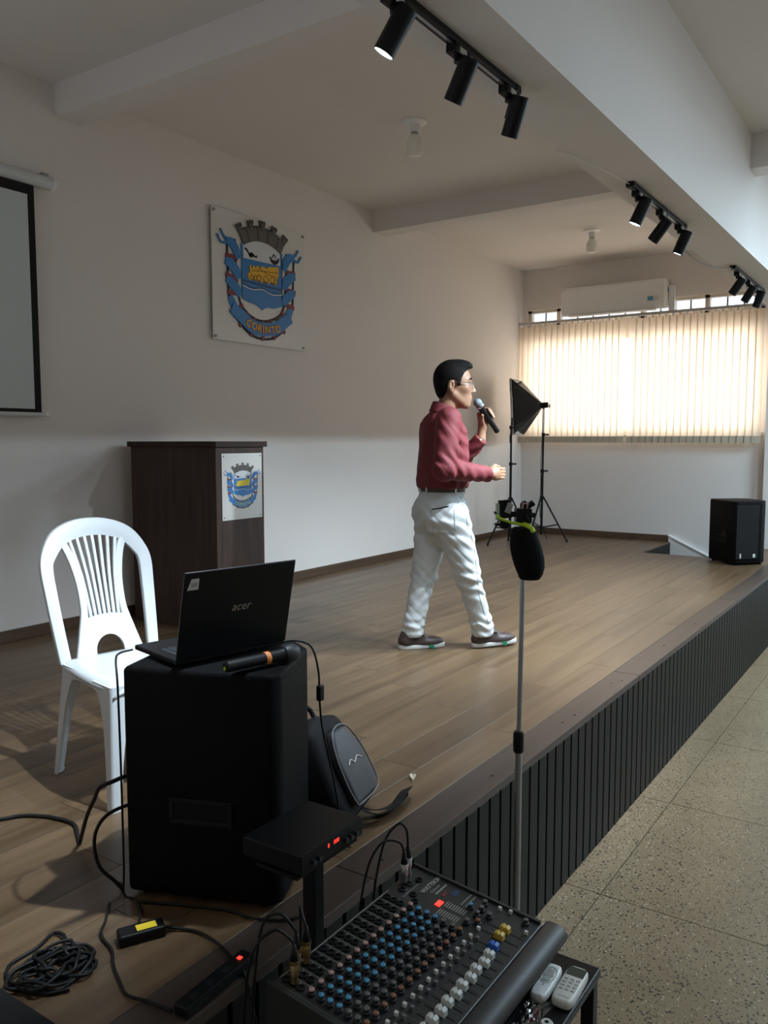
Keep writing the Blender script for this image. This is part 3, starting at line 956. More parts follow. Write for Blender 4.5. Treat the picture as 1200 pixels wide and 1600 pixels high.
def back_band(name, path, w, th=0.016, parent=None, sub=6):
    P = catmull([Vector((a, b, 0)) for a, b in path], sub) if len(path) > 2 else [Vector((a, b, 0)) for a, b in path]
    ww = w if hasattr(w, '__len__') else [w, w]
    v, f = [], []
    n = len(P)
    for i, q in enumerate(P):
        d = (P[min(i+1, n-1)]-P[max(i-1, 0)]).normalized()
        nn = Vector((-d.y, d.x, 0))
        h = np.interp(i/(n-1), np.linspace(0, 1, len(ww)), ww)/2
        for s_, dy in ((1, 0), (1, th), (-1, th), (-1, 0)):
            e = q+nn*h*s_
            v.append(back_pt(e.x, e.y, dy))
    for i in range(n-1):
        for k in range(4):
            f.append((4*i+k, 4*i+(k+1) % 4, 4*i+4+(k+1) % 4, 4*i+4+k))
    f += [(0, 1, 2, 3), (4*n-1, 4*n-2, 4*n-3, 4*n-4)]
    return MB().add(v, f).build(name, 'chair', parent or ch, bevel=0.003, seg=2, smooth=True, angle=0.9)


arch = [(-.195, .405), (-.205, .52), (-.214, .64), (-.218, .74), (-.200, .815), (-.150, .870), (-.075, .898), (0, .905), (.075, .898), (.150, .870), (.200, .815), (.218, .74), (.214, .64), (.205, .52), (.195, .405)]
back_band('back_frame', [(a*0.90, b-0.025 if b > .8 else b) for a, b in arch], [.042, .044, .047, .05, .062, .066, .066, .066, .062, .05, .047, .044, .042], 0.022)
for s_ in (-1, 1):
    back_band('back_side_rib', [(s_*.128, .848), (s_*.098, .775), (s_*.080, .68), (s_*.078, .58), (s_*.092, .50), (s_*.115, .405)], [.028, .028, .026, .026, .034, .04], 0.016)
for k in range(7):
    u = (k-3)/3
    back_band('back_slat', [(u*.092, .852-.012*abs(u)), (u*.066, .70), (u*.054, .535)], .0125, 0.012, sub=3)
# lower back plate with half-moon opening
v, f = [], []
n = 16
for i in range(n+1):
    a = math.pi*i/n
    x0, z0 = -.056*math.cos(a), .425+.058*math.sin(a)
    q_ = i/n
    if q_ <= .25:
        x1, z1 = -.108+.022*(q_/.25), .408+.137*(q_/.25)
    elif q_ >= .75:
        x1, z1 = .108-.022*((1-q_)/.25), .408+.137*((1-q_)/.25)
    else:
        e_ = (q_-.5)/.25
        x1, z1 = e_*.086, .545+.012*(1-e_*e_)
    if i == 0 or i == n:
        z0 = .408
    for (xx, zz) in ((x0, z0), (x1, z1)):
        v.append(back_pt(xx, zz, 0)); v.append(back_pt(xx, zz, .014))
for i in range(n):
    b = 4*i
    f += [(b, b+2, b+6, b+4), (b+1, b+5, b+7, b+3), (b, b+4, b+5, b+1), (b+2, b+3, b+7, b+6)]
f += [(0, 1, 3, 2), (4*n, 4*n+2, 4*n+3, 4*n+1)]
MB().add(v, f).build('lower_back_plate', 'chair', ch)
# seat shell: dished, front edge rolled down
v, f = [], []
nu, nv = 20, 22
for j in range(nv+1):
    t = j/nv
    y = -0.185+0.42*t
    wd = 0.192+0.028*math.sin(min(1, t*1.2)*math.pi/2)
    for i in range(nu+1):
        s_ = -1+2*i/nu
        e = abs(s_)
        rr = (1-max(0, t-0.80)/0.2*0.06*e**4)
        x = s_*wd*rr
        z = 0.418-0.012*(1-s_*s_)*math.sin(math.pi*min(1, t*1.05))-0.02*max(0, e-0.86)/0.14*0.9
        if t > 0.86:
            z -= 0.030*((t-0.86)/0.14)**2
        v.append((x, y-0.012*e**3*max(0, t-.5), z))
for j in range(nv):
    for i in range(nu):
        a = j*(nu+1)+i
        f.append((a, a+1, a+nu+2, a+nu+1))
so = mesh_obj('seat', v, f, 'chair', ch, True)
md = so.modifiers.new('thick', 'SOLIDIFY'); md.thickness = 0.012; md.offset = -1
# legs: tapered L sections flaring into the seat corner
def chair_leg(sx, sy, bx, by, tx, ty):
    v, f = [], []
    lev = [(0.0, .030, .030), (0.012, .040, .036), (0.0125, .034, .032), (.15, .042, .040), (.27, .055, .052), (.34, .075, .072), (.385, .105, .10), (.408, .135, .13)]
    th = .011
    for z, wx, wy in lev:
        q = z/.408
        cx, cy = bx+(tx-bx)*q, by+(ty-by)*q
        rr = 0.010
        prof = [(0, wy), (0, rr), (rr*.3, rr*.3), (rr, 0), (wx, 0), (wx, th), (rr+th, th), (th, rr+th), (th, wy)]
        for a, b in prof:
            v.append((cx-sx*a, cy-sy*b, z))
    m_ = 9
    for i in range(len(lev)-1):
        for k in range(m_):
            f.append((i*m_+k, i*m_+(k+1) % m_, (i+1)*m_+(k+1) % m_, (i+1)*m_+k))
    f += [tuple(range(m_)), tuple(range(len(lev)*m_-1, (len(lev)-1)*m_-1, -1))]
    return MB().add(v, f).build('leg', 'chair', ch, smooth=True, angle=0.8)
for sx in (-1, 1):
    chair_leg(sx, 1, sx*.232, .245, sx*.213, .222)
    chair_leg(sx, -1, sx*.218, -.225, sx*.192, -.180)
# side and front aprons with arched lower edge
def apron(name, p0, p1, drop, nrm):
    v, f = [], []
    n = 14
    p0, p1, nrm = Vector(p0), Vector(p1), Vector(nrm)
    for i in range(n+1):
        t = i/n
        q = p0.lerp(p1, t)
        low = drop*(abs(2*t-1)**4)+0.022
        for dz, dn in ((0, 0), (-low, 0), (-low, -.009), (0, -.009)):
            v.append(q+Vector((0, 0, dz))+nrm*dn)
    for i in range(n):
        for k in range(4):
            f.append((4*i+k, 4*i+(k+1) % 4, 4*i+4+(k+1) % 4, 4*i+4+k))
    f += [(0, 1, 2, 3), (4*n+3, 4*n+2, 4*n+1, 4*n)]
    MB().add(v, f).build(name, 'chair', ch, smooth=True, angle=0.8)
for sx in (-1, 1):
    apron('side_apron', (sx*.192, -.18, .402), (sx*.2135, .215, .402), .11, (sx, 0, 0))
apron('front_apron', (-.205, .222, .392), (.205, .222, .392), .10, (0, 1, 0))
apron('rear_apron', (-.185, -.18, .402), (.185, -.18, .402), .08, (0, -1, 0))


# ------------------------------------------------------------------ loudspeakers
def loudspeaker(label, P0, P1, depth, height, front):
    """P0 -> P1: foot corners of the face turned to the camera; the body runs back from it"""
    P0, P1 = Vector((*P0, 0)), Vector((*P1, 0))
    e = (P1-P0); wdt = e.length; e.normalize()
    b = Vector((-e.y, e.x, 0))
    if b.x < 0: b = -b
    c = (P0+P1)/2+b*depth/2
    ang = math.atan2(e.y, e.x)
    t = thing('loudspeaker', label, 'loudspeaker', (c.x, c.y, S), ang, 'black loudspeakers')
    s_ = 1 if (Matrix.Rotation(ang, 3, 'Z') @ Vector((0, 1, 0))).dot(b) > 0 else -1
    w2, d2 = wdt/2, depth/2
    # plan: camera side at y=-d2*s_, tapering a little to the back, chamfered rear corners
    poly = [(-w2, -d2), (w2-.02, -d2), (w2, -d2+.03), (w2*.94, d2*.55), (w2*.62, d2), (-w2*.62, d2), (-w2*.94, d2*.55)]
    poly = [(a, q*s_) for a, q in poly]
    zf = 0.012
    MB().prism([(a, q, zf) for a, q in poly], None, (0, 0, height-zf)).build('cabinet', 'box_coat', t, bevel=0.014, seg=3, smooth=True, angle=0.7)
    for a, q in ((-.8, -.8), (.75, -.8), (-.55, .8), (.55, .8)):
        MB().cyl((w2*a, d2*q*s_, 0), (w2*a, d2*q*s_, zf+.002), 0.018, n=12).build('rubber_foot', 'black_m', t)
    y = -d2*s_
    # recessed carrying handle in the face towards the hall
    hb = MB()
    zc = height*0.40
    for (x0, x1, z0, z1) in ((-.075, .075, zc+.022, zc+.034), (-.075, .075, zc-.034, zc-.022), (-.087, -.075, zc-.034, zc+.034), (.075, .087, zc-.034, zc+.034)):
        hb.bb((x0, y-.004*s_, z0), (x1, y+.004*s_, z1))
    hd_ = hb.build('handle_frame', 'black', t, bevel=.002)
    MB().bb((-.075, y-.0015*s_, zc-.022), (.075, y+.003*s_, zc+.022)).build('handle_recess', 'black_back', hd_)
    return t, w2, d2, s_


sp1, w2, d2, s_ = loudspeaker('black loudspeaker carrying the open laptop', (1.368, 0.500), (1.528, 0.105), 0.385, 0.622, 'x')
sp2, w2b, d2b, s2_ = loudspeaker('black loudspeaker at the stage corner near the stairwell', (8.735, 0.69), (8.425, 0.385), 0.38, 0.62, 'y')
# grille and badges on the far speaker's hall-facing side
e = (Vector((8.425, .385))-Vector((8.735, .69))).normalized()
MB().bb((w2b-.012, -d2b*.9*s2_ if s2_ > 0 else d2b*.35, .06), (w2b+.001, d2b*.35 if s2_ > 0 else d2b*.9, .58)).build('grille', 'black_m', sp2, bevel=.004)
MB().bb((w2b+.001, -.13*s2_, .07), (w2b+.003, -.115*s2_, .115)).build('badge', 'sticker', sp2)
MB().bb((w2b+.001, .01*s2_, .075), (w2b+.003, .035*s2_, .11)).build('badge', 'sticker', sp2)
MB().lathe([(0.03, 0), (0.03, .004)], c=(w2b*.2, -d2b*s2_, .3), axis=(0, -s2_, 0), n=16).build('side_plug', 'black', sp2)

ZT = S+0.622
# ------------------------------------------------------------------ laptop
A = Vector((1.433, .366, ZT)); B = Vector((1.769, .288, ZT))     # hinge line
ex = (B-A).normalized()
ey = Vector((ex.y, -ex.x, 0)); ey = -ey if ey.y < 0 else ey       # from hinge towards keyboard front (+y)
lw, ldp = (B-A).length, 0.232
lp = thing('laptop', 'black open laptop with silver lettering on its lid', 'laptop', tuple(A+Vector((0, 0, 0.004))), math.atan2(ex.y, ex.x))
MB().bb((0, 0, 0.003), (lw, ldp, 0.017)).build('base', 'black_s', lp, bevel=.004, seg=2)
kb = MB().bb((.02, .03, .0170), (lw-.02, .135, .0175)).build('keyboard_deck', 'black_m', lp)
key = None
for r in range(6):
    for c in range(15):
        loc = (.024+c*(lw-.048)/15+.0005, .034+r*.0165, .0175)
        if key is None:
            key = MB().bb((0, 0, 0), ((lw-.048)/15-.0035, .0135, .0018)).build('key', 'k_dark', kb, loc=loc)
        else:
            inst(key, loc, kb)
MB().bb((lw/2-.055, .145, .0170), (lw/2+.05, .215, .0174)).build('touchpad', 'black', lp)
for a in (.03, lw-.03):
    MB().bb((a-.02, .02, 0.0), (a+.02, .03, .003)).build('rubber_foot', 'black_m', lp)
    MB().bb((a-.02, ldp-.03, 0.0), (a+.02, ldp-.02, .003)).build('rubber_foot', 'black_m', lp)
lid = bpy.data.objects.new('lid', None); lid.empty_display_size = .02
link(lid, lp)
lid.location = (0, 0.004, 0.016)
lid.rotation_euler = (math.radians(13), 0, 0)
Lh = 0.243
MB().bb((0, -.007, 0), (lw, 0, Lh)).build('lid_shell', 'black_s', lid, bevel=.003)
MB().bb((.006, 0.0, .012), (lw-.006, .001, Lh-.006)).build('screen', 'lcd', lid)
text_mesh('lid_lettering', 'acer', .034, 'acer', lid, (lw*.435, -.0073, Lh*.49), (1, 0, 0), (0, 0, 1), .0003, 'LEFT', shear=0.25, bold=-.0004)
MB().prism([(.010, -.0072, Lh-.048), (.042, -.0072, Lh-.048), (.042, -.0072, Lh-.018), (.020, -.0072, Lh-.018)], None, (0, -.0004, 0)).build('lid_sticker', 'sticker', lid)
MB().bb((.02, -.0079, Lh-.040), (.038, -.0075, Lh-.028)).build('lid_sticker_print', 'grey_pl', lid)
for a in (.05, lw-.05):
    MB().cyl((a-.02, .003, .0165), (a+.02, .003, .0165), .005, n=10).build('hinge', 'black', lp)

# microphone lying on the loudspeaker
a, b = Vector((1.452, .210, ZT+.0245)), Vector((1.625, .171, ZT+.0245))
d = (b-a).normalized()
mk = thing('microphone', 'black wireless microphone with orange band lying beside the laptop', 'microphone', tuple(a))
MB().lathe([(.011, 0), (.0145, .004), (.015, .10), (.0165, .165), (.019, .178)], axis=d, n=20).build('handle', 'black', mk, smooth=True, angle=.6)
MB().lathe([(.0158, .118), (.0164, .119), (.0170, .131), (.0164, .132)], axis=d, n=20).build('orange_band', 'orange', mk, smooth=True, angle=.6)
MB().lathe([(.005, -.0012), (.005, .001)], c=(0, 0, -.004), axis=d, n=12).build('end_dot', 'lime', mk)
MB().lathe([(.020, .178), (.024, .186), (.0245, .2), (.0235, .212), (.017, .224), (.006, .228)], axis=d, n=20).build('grille', 'k_dark', mk, smooth=True, angle=.9)
MB().lathe([(.0195, .176), (.0212, .178), (.0212, .184), (.0195, .186)], axis=d, n=20).build('collar', 'black_m', mk)

# ------------------------------------------------------------------ shoulder bag
bg_ = thing('shoulder_bag', 'black shoulder bag with grey pocket leaning on the loudspeaker', 'bag', (2.045, .265, S+.026), math.radians(16.5))
bg_.rotation_euler = (math.radians(-25), 0, math.radians(16.5))
def slab(name, m, poly, y0, y1, bev, parent=None):
    return MB().prism([(a, y0, b) for a, b in poly], None, (0, y1-y0, 0)).build(name, m, parent or bg_, bevel=bev, seg=3, smooth=True, angle=1.0)
lean = [(-.13, 0.0), (.12, 0.0), (.15, .05), (.13, .20), (.08, .30), (-.05, .335), (-.13, .30), (-.16, .1)]
bm_ = slab('bag_body', 'black_m', lean, -.062, .055, .024)
pk = slab('front_pocket', 'bagtop', [(-.09, .04), (.07, .03), (.105, .07), (.085, .19), (.03, .265), (-.06, .27), (-.10, .2)], -.092, -.060, .012)
pth = [(-.09, .04), (.07, .03), (.105, .07), (.085, .19), (.03, .265), (-.06, .27), (-.10, .2), (-.105, .1), (-.09, .04)]
MB().tube([(a*1.02, -.089, b) for a, b in pth], .0028, 6, step=4).build('piping', 'bagcord', pk, smooth=True)
MB().tube([(-.055, -.0935, .155), (-.03, -.0935, .165), (-.01, -.0935, .15), (.02, -.0935, .16), (.05, -.0935, .145)], .0022, 6).build('script_mark', 'sticker', pk, smooth=True)
MB().tube([(-.05, 0, .325), (-.045, .0, .36), (.0, .0, .365), (.03, .0, .345), (.035, 0, .31)], .008, 8).build('top_handle', 'black_m', bg_, smooth=True)
for a in (-.03, .02):
    MB().cyl((.135, -.02+a, .08), (.152, -.02+a, .08), .004, n=10).build('rivet', 'chrome', bg_)
# loose strap on the planks
def strap(name, pts, w, m, parent):
    P = catmull([Vector(q) for q in pts], 8)
    v, f = [], []
    for i, q in enumerate(P):
        dd = (P[min(i+1, len(P)-1)]-P[max(i-1, 0)]); dd.z = 0
        dd = dd.normalized() if dd.length > 1e-6 else Vector((1, 0, 0))
        n_ = Vector((-dd.y, dd.x, 0))*w/2
        v += [q+n_, q-n_, q-n_+Vector((0, 0, .003)), q+n_+Vector((0, 0, .003))]
    for i in range(len(P)-1):
        for k in range(4):
            f.append((4*i+k, 4*i+(k+1) % 4, 4*i+4+(k+1) % 4, 4*i+4+k))
    n_ = len(P)
    f += [(0, 1, 2, 3), (4*n_-1, 4*n_-2, 4*n_-3, 4*n_-4)]
    return MB().add(v, f).build(name, m, parent, smooth=True, angle=.9)
wi = (Matrix.Translation((2.045, .265, S+.026)) @ Euler((math.radians(-25), 0, math.radians(16.5))).to_matrix().to_4x4()).inverted()
strap('carrying_strap', [wi @ Vector(q) for q in ((2.09, .25, S+.03), (2.11, .22, S+.012), (2.15, .20, S+.004), (2.24, .205, S+.005), (2.285, .205, S+.020), (2.28, .195, S+.040), (2.23, .18, S+.046), (2.15, .165, S+.040), (2.08, .18, S+.045), (2.04, .21, S+.06))], .038, 'black_m', bg_)

# ------------------------------------------------------------------ dry leaf
lf = thing('dry_leaf', 'small dry curled leaf on the planks near the stage edge', 'leaf', (2.443, .277, S+.001), .6)
v, f = [], []
for i in range(9):
    t = i/8
    wv = .011*math.sin(math.pi*t**.8)**1.3+.0006
    for j in range(5):
        s2 = -1+j/2
        v.append((-.025+.05*t, s2*wv, .010*s2*s2*math.sin(math.pi*t)+.003*math.sin(3*t)+.001))
for i in range(8):
    for j in range(4):
        f.append((i*5+j, i*5+j+1, i*5+j+6, i*5+j+5))
lo_ = mesh_obj('blade', v, f, 'leaf', lf, True)
lo_.modifiers.new('t', 'SOLIDIFY').thickness = .001
MB().tube([(-.025, 0, .002), (-.035, .002, .004), (-.042, .0, .002)], .0009, 5).build('stalk', 'leaf', lf)

# ------------------------------------------------------------------ black steel table under the mixer
TZ = 0.68
tb = thing('steel_table', 'low black steel table carrying the mixer and remotes', 'table', (1.42, -.43, 0))
tx0, tx1, ty0, ty1 = 1.02-1.42, 1.76-1.42, -.657+.43, -.20+.43
MB().bb((tx0, ty0, TZ-.022), (tx1, ty1, TZ)).build('table_top', 'black_s', tb, bevel=.004)
for a in (tx0+.02, tx1-.02):
    for b in (ty0+.02, ty1-.02):
        MB().bb((a-.015, b-.015, 0), (a+.015, b+.015, TZ-.022)).build('leg', 'black', tb, bevel=.003)
for b in (ty0+.02, ty1-.02):
    MB().bb((tx0+.035, b-.012, .14), (tx1-.035, b+.012, .165)).build('stretcher', 'black', tb)
MB().bb((tx1-.032, ty0+.035, .14), (tx1-.008, ty1-.035, .165)).build('stretcher', 'black', tb)

# ------------------------------------------------------------------ mixing console
mx = thing('mixing_console', 'black audio mixing console with rows of coloured knobs', 'mixer', (1.44, -.37, TZ))
slope = (.80-.76)/.35
def mzl(y):                        # panel height (local z) at world y
    return .80+slope*(y+.19)-TZ
def L3(x, y, dz=0.0):
    return (x-1.44, y+.37, mzl(y)+dz)
X0, X1, Y0, Y1 = 1.165, 1.718, -.565, -.185
prof = [(Y1, .012), (Y1, mzl(Y1)), (Y0+.035, mzl(Y0+.035)), (Y0+.035, .012)]
MB().prism([(X0-1.44, y+.37, z) for y, z in prof], None, (X1-X0, 0, 0)).build('chassis', 'mix', mx, bevel=.003)
ra = math.atan(slope)
ap = []
for k in range(11):
    a = math.radians(95+k*17.5)
    ap.append((Y0+.020+.040*math.cos(a), mzl(Y0+.03)-.020+.025*math.sin(a)))
ap += [(Y0+.034, mzl(Y0)-.050), (Y0+.034, mzl(Y0+.034)+.003)]
MB().prism([(X0-.008-1.44, y+.37, z) for y, z in ap], None, (X1-X0+.03, 0, 0)).build('armrest', 'mixpad', mx, bevel=.006, seg=3, smooth=True, angle=.7)
for a in (X0, X1):
    MB().prism([(a-1.44-.004, y+.37, z) for y, z in ((Y1+.004, .008), (Y1+.004, mzl(Y1)+.006), (Y0+.04, mzl(Y0+.04)+.006), (Y0+.04, .008))], None, (.008, 0, 0)).build('side_cheek', 'mixpad', mx)
for a in (X0+.05, X1-.05):
    for b in (Y0+.07, Y1-.05):
        MB().cyl((a-1.44, b+.37, 0), (a-1.44, b+.37, .012), .014, n=12).build('rubber_foot', 'black_m', mx)
RX = Matrix.Rotation(ra, 3, 'X')
def flat_strip(name, x0, y0, x1, y1, m, h=.0006, par=None):
    y, x = (y0+y1)/2, (x0+x1)/2
    return MB().box(L3(x, y, .0002), (abs(x1-x0), abs(y1-y0), h), RX).build(name, m, par or mx)
NCH = 13
P = .0303
cx = [1.197+P*k for k in range(NCH)]
def knob_proto(m, r=.0068, h=.014):
    mb = MB()
    mb.cur = 0
    mb.lathe([(r*1.25, 0), (r*1.2, h*.45), (r*.9, h*.5), (r*.85, h*.8)], n=10)
    mb.cur = 1
    mb.lathe([(r*.86, h*.8), (r*.86, h), (r*.7, h*1.06)], n=10)
    mb.box((0, r*.5, h*1.08), (.0016, r*.9, .001))
    return mb
protos = {}
def put(kind, mats, x, y, name='knob', mk=None):
    if kind not in protos:
        o = (mk or knob_proto)(mats[-1]).build(name, mats, mx, smooth=True, angle=.6, loc=L3(x, y))
        o.rotation_euler = (ra, 0, random.uniform(-1.2, 1.2) if name == 'knob' else 0)
        protos[kind] = o
        return o
    return inst(protos[kind], L3(x, y), mx, (ra, 0, random.uniform(-1.2, 1.2) if name == 'knob' else 0), name)
def jack_proto(m):
    return MB().lathe([(.0095, 0), (.0095, .003), (.006, .0035), (.0055, .001)], n=14)
def fader_proto(m):
    mb = MB()
    mb.prism([(0, -.012, 0), (0, .012, 0), (0, .011, .012), (0, .004, .0155), (0, 0, .011), (0, -.004, .0155), (0, -.011, .012)], None, (.0135, 0, 0))
    mb.v = [(a-.00675, b, c) for a, b, c in mb.v]
    return mb
def button_proto(m):
    return MB().box((0, 0, .004), (.007, .0075, .008))
rowsk = [(-.272, 'pink', 'k_pink'), (-.295, 'blue', 'k_blue'), (-.317, 'blue', 'k_blue'), (-.339, 'blue', 'k_blue'), (-.361, 'grey', 'k_grey'), (-.383, 'grey', 'k_grey'), (-.403, 'orange', 'k_or')]
for k, x in enumerate(cx):
    for yy in (-.203, -.222, -.241):
        put('jack', ['black'], x, yy, 'jack_socket', jack_proto)
    for yy, kd, m_ in rowsk:
        put(kd, ['k_dark', m_], x, yy+.004)
    put('wbtn', ['k_white'], x+.004, -.424, 'button', button_proto)
    put('gbtn', ['k_grey'], x+.007, -.440, 'button', button_proto)
    if k < 12:
        put('fader', ['k_white'], x+.004, -.487+.002*math.sin(k*3), 'fader', fader_proto)
        flat_strip('fader_slot', x+.0025, -.52, x+.0055, -.452, 'black_back')
    if k:
        flat_strip('channel_line', x-.0155, -.255, x-.0147, -.200, 'print')
        flat_strip('channel_line', x-.0155, -.525, x-.0147, -.412, 'k_grey')
    # tiny printed scale marks
    for yy in (-.2125, -.2315, -.306, -.328, -.372, -.394):
        flat_strip('scale_mark', x+.006, yy-.0012, x+.012, yy+.0006, 'print')
flat_strip('edge_line', X0+.03, -.1915, 1.585, -.1900, 'print')
flat_strip('edge_line', X0+.012, -.50, X0+.0132, -.192, 'k_grey')
put('fblue', ['k_fblue'], 1.566, -.480, 'fader', fader_proto)
put('fyel', ['k_yel'], 1.606, -.474, 'fader', fader_proto)
put('fyel', ['k_yel'], 1.636, -.474, 'fader', fader_proto)
for x in (1.566, 1.606, 1.636):
    flat_strip('fader_slot', x-.0015, -.52, x+.0015, -.43, 'black_back')
# master section
text_mesh('maker_lettering', 'WATTSOM', .017, 'print', mx, L3(1.632, -.262, .0006), (1, 0, 0), (0, 1, slope), .0002, 'LEFT', bold=.0004)
text_mesh('maker_lettering', 'Ciclotron', .0105, 'print', mx, L3(1.645, -.276, .0006), (1, 0, 0), (0, 1, slope), .0002, 'LEFT', shear=.2)
for k in range(5):
    flat_strip('small_print', 1.650+.0105*k, -.287, 1.658+.0105*k, -.2825, 'print')
flat_strip('red_display', 1.612, -.316, 1.634, -.303, 'red_led', .003)
flat_strip('red_print', 1.655, -.305, 1.672, -.297, 'e_red')
flat_strip('blue_print', 1.672, -.325, 1.700, -.312, 'e_dblue')
for k in range(9):
    for x in (1.633, 1.598):
        flat_strip('equalizer_slot', x-.011, -.322-.0062*k-.0018, x+.011, -.322-.0062*k, 'print')
for (x, y, kd, m_) in ((1.655, -.375, 'blue', 'k_blue'), (1.64, -.40, 'grey', 'k_grey'), (1.665, -.40, 'grey', 'k_grey'), (1.69, -.395, 'grey', 'k_grey'), (1.615, -.415, 'orange', 'k_or'), (1.60, -.395, 'grey', 'k_grey'), (1.655, -.425, 'grey', 'k_grey'), (1.69, -.50, 'grey', 'k_grey')):
    put(kd, ['k_dark', m_], x, y)
for (x, y) in ((1.700, -.43), (1.705, -.455), (1.66, -.515), (1.60, -.425)):
    put('wbtn', ['k_white'], x, y, 'button', button_proto)
for k in range(6):
    for j in range(2):
        flat_strip('small_print', 1.655+.009*k, -.352-.012*j, 1.661+.009*k, -.3495-.012*j, 'print')
for (x, y) in ((1.61, -.215), (1.64, -.215), (1.67, -.225), (1.61, -.245), (1.59, -.262)):
    put('jack', ['black'], x, y, 'jack_socket', jack_proto)
flat_strip('group_line', 1.585, -.232, 1.66, -.2312, 'print')
flat_strip('group_line', 1.5855, -.262, 1.5865, -.19, 'k_grey')
for (x, y, w_) in ((1.335, -.541, .04), (1.385, -.540, .05), (1.44, -.5405, .045), (1.475, -.541, .022)):
    flat_strip('tape_strip', x-w_/2, y-.009, x+w_/2, y+.007, 'tape', .0012)

# plugs in the mixer (each with its cable)
def plug(label, x, y, body, ring, path, angled=False):
    b = Vector(L3(x, y, 0))+Vector((1.44, -.37, TZ))
    t = thing('jack_plug', label, 'plug', tuple(b), 0, 'plugs in the mixer')
    MB().lathe([(.008, .0045), (.008, .02), (.0095, .022), (.0095, .045), (.007, .05)], n=14).build('plug_body', body, t, smooth=True, angle=.6)
    MB().lathe([(.0102, .044), (.0104, .046), (.0104, .050), (.0102, .052)], n=14).build('plug_ring', ring, t)
    MB().lathe([(.0095, .052), (.007, .064), (.004, .082)], n=10).build('strain_relief', 'cable', t, smooth=True)
    MB().tube([(0, 0, .078)]+[Vector(q)-b for q in path], .0032, 6).build('cord', 'cable', t, smooth=True)
plug('silver jack plug with looping cable beside the printed maker name', 1.633, -.205, 'chrome', 'k_white', [(1.625, -.195, .905), (1.58, -.175, .915), (1.53, -.165, .86), (1.50, -.16, .70), (1.50, -.15, .3)])
plug('silver jack plug standing at the rear corner of the mixer', 1.663, -.197, 'chrome', 'k_white', [(1.665, -.19, .92), (1.655, -.17, .93), (1.61, -.155, .88), (1.57, -.15, .70), (1.56, -.15, .3)])
plug('brass jack plug at the end channel of the mixer', 1.197, -.224, 'brass', 'brass', [(1.195, -.215, .89), (1.17, -.19, .91), (1.13, -.165, .85), (1.12, -.15, .6), (1.12, -.14, .3)])
plug('brass jack plug next to the end channel of the mixer', 1.2275, -.205, 'brass', 'brass', [(1.226, -.20, .89), (1.21, -.17, .92), (1.17, -.155, .88), (1.15, -.145, .6), (1.16, -.14, .3)])
plug('brass jack plug in the third channel of the mixer', 1.258, -.205, 'brass', 'brass', [(1.262, -.195, .89), (1.28, -.17, .90), (1.30, -.155, .84), (1.30, -.145, .6), (1.29, -.14, .3)])

# ------------------------------------------------------------------ remotes, plastic bag, small cap
def remote(name, label, P0, P1, w_, h, m, cat, rad):
    P0, P1 = Vector((*P0, 0)), Vector((*P1, 0))
    d = (P1-P0); ln = d.length; d.normalize()
    c = (P0+P1)/2
    t = thing(name, label, cat, (c.x, c.y, TZ), math.atan2(d.y, d.x))
    n = 24
    poly = []
    for k in range(n):
        a = 2*math.pi*k/n
        ca, sa = math.cos(a), math.sin(a)
        poly.append((ln/2*math.copysign(abs(ca)**rad, ca), w_/2*math.copysign(abs(sa)**rad, sa), 0))
    MB().prism(poly, None, (0, 0, h)).build('case', m, t, bevel=h*.35, seg=3, smooth=True, angle=1.2)
    return t, ln, w_, h
r1, ln, w_, h = remote('remote_control', 'small white remote with oval button pad on the table', (1.565, -.583), (1.69, -.576), .040, .020, 'white_pl', 'remote', .45)
for k, (a, b) in enumerate(((.045, .018), (.030, .022), (.015, .018))):
    MB().lathe([(.0001, 0), (b*.5, 0), (b*.5, .0012), (.0001, .0018)], c=(a-.015, 0, h), n=16).build('button', 'remote_b', r1)
MB().tube([(.018+.030*math.cos(a)-.003, .0155*math.sin(a), h+.0002) for a in np.linspace(0, 2*math.pi, 17)], .0009, 5).build('pad_ring', 'remote_b', r1)
MB().cyl((-.022, 0, h), (-.022, 0, h+.0008), .0022, n=10).build('indicator', 'grey_pl', r1)
r2_, ln, w_, h = remote('remote_control', 'cream air conditioner remote with grey display on the table', (1.575, -.632), (1.708, -.626), .050, .021, 'remote', 'remote', .42)
MB().bb((.026, -.0195, h), (.058, .0195, h+.0006)).build('display', 'lcd', r2_)
for i in range(4):
    for j in range(3):
        MB().bb((.010-i*.0125, -.018+j*.013, h), (.0165-i*.0125, -.009+j*.013, h+.0014)).build('button', 'remote_b', r2_, bevel=.001)
MB().bb((-.051, -.015, h), (-.047, .012, h+.0004)).build('printed_line', 'remote_b', r2_)
cap = thing('round_token', 'small round cream disc with black centre on the table', 'disc', (1.515, -.628, TZ))
MB().lathe([(.014, 0), (.014, .005), (.011, .009)], n=18).build('disc', 'remote', cap, smooth=True, angle=.6)
MB().lathe([(.0045, .009), (.0045, .0096)], n=12).build('centre', 'black', cap)
pb = thing('plastic_bag', 'crumpled clear plastic bag on the table beside the white remote', 'plastic bag', (1.50, -.592, TZ))
v, f = [], []
nx, ny = 26, 18
for j in range(ny+1):
    for i in range(nx+1):
        u, w_ = i/nx, j/ny
        x, y = -.085+.165*u+.006*math.sin(9*w_), -.024+.052*w_+.004*math.sin(11*u)
        z = .002+.009*math.sin(math.pi*u)**.5*math.sin(math.pi*w_)**.5+.0035*math.sin(23*u+9*w_)*math.sin(19*w_-7*u)
        v.append((x, y, max(.0012, z)))
for j in range(ny):
    for i in range(nx):
        a = j*(nx+1)+i
        f.append((a, a+1, a+nx+2, a+nx+1))
mesh_obj('film', v, f, 'pbag', pb, False)
MB().bb((.0, -.006, .001), (.05, .001, .003)).build('red_insert', 'e_red', pb)

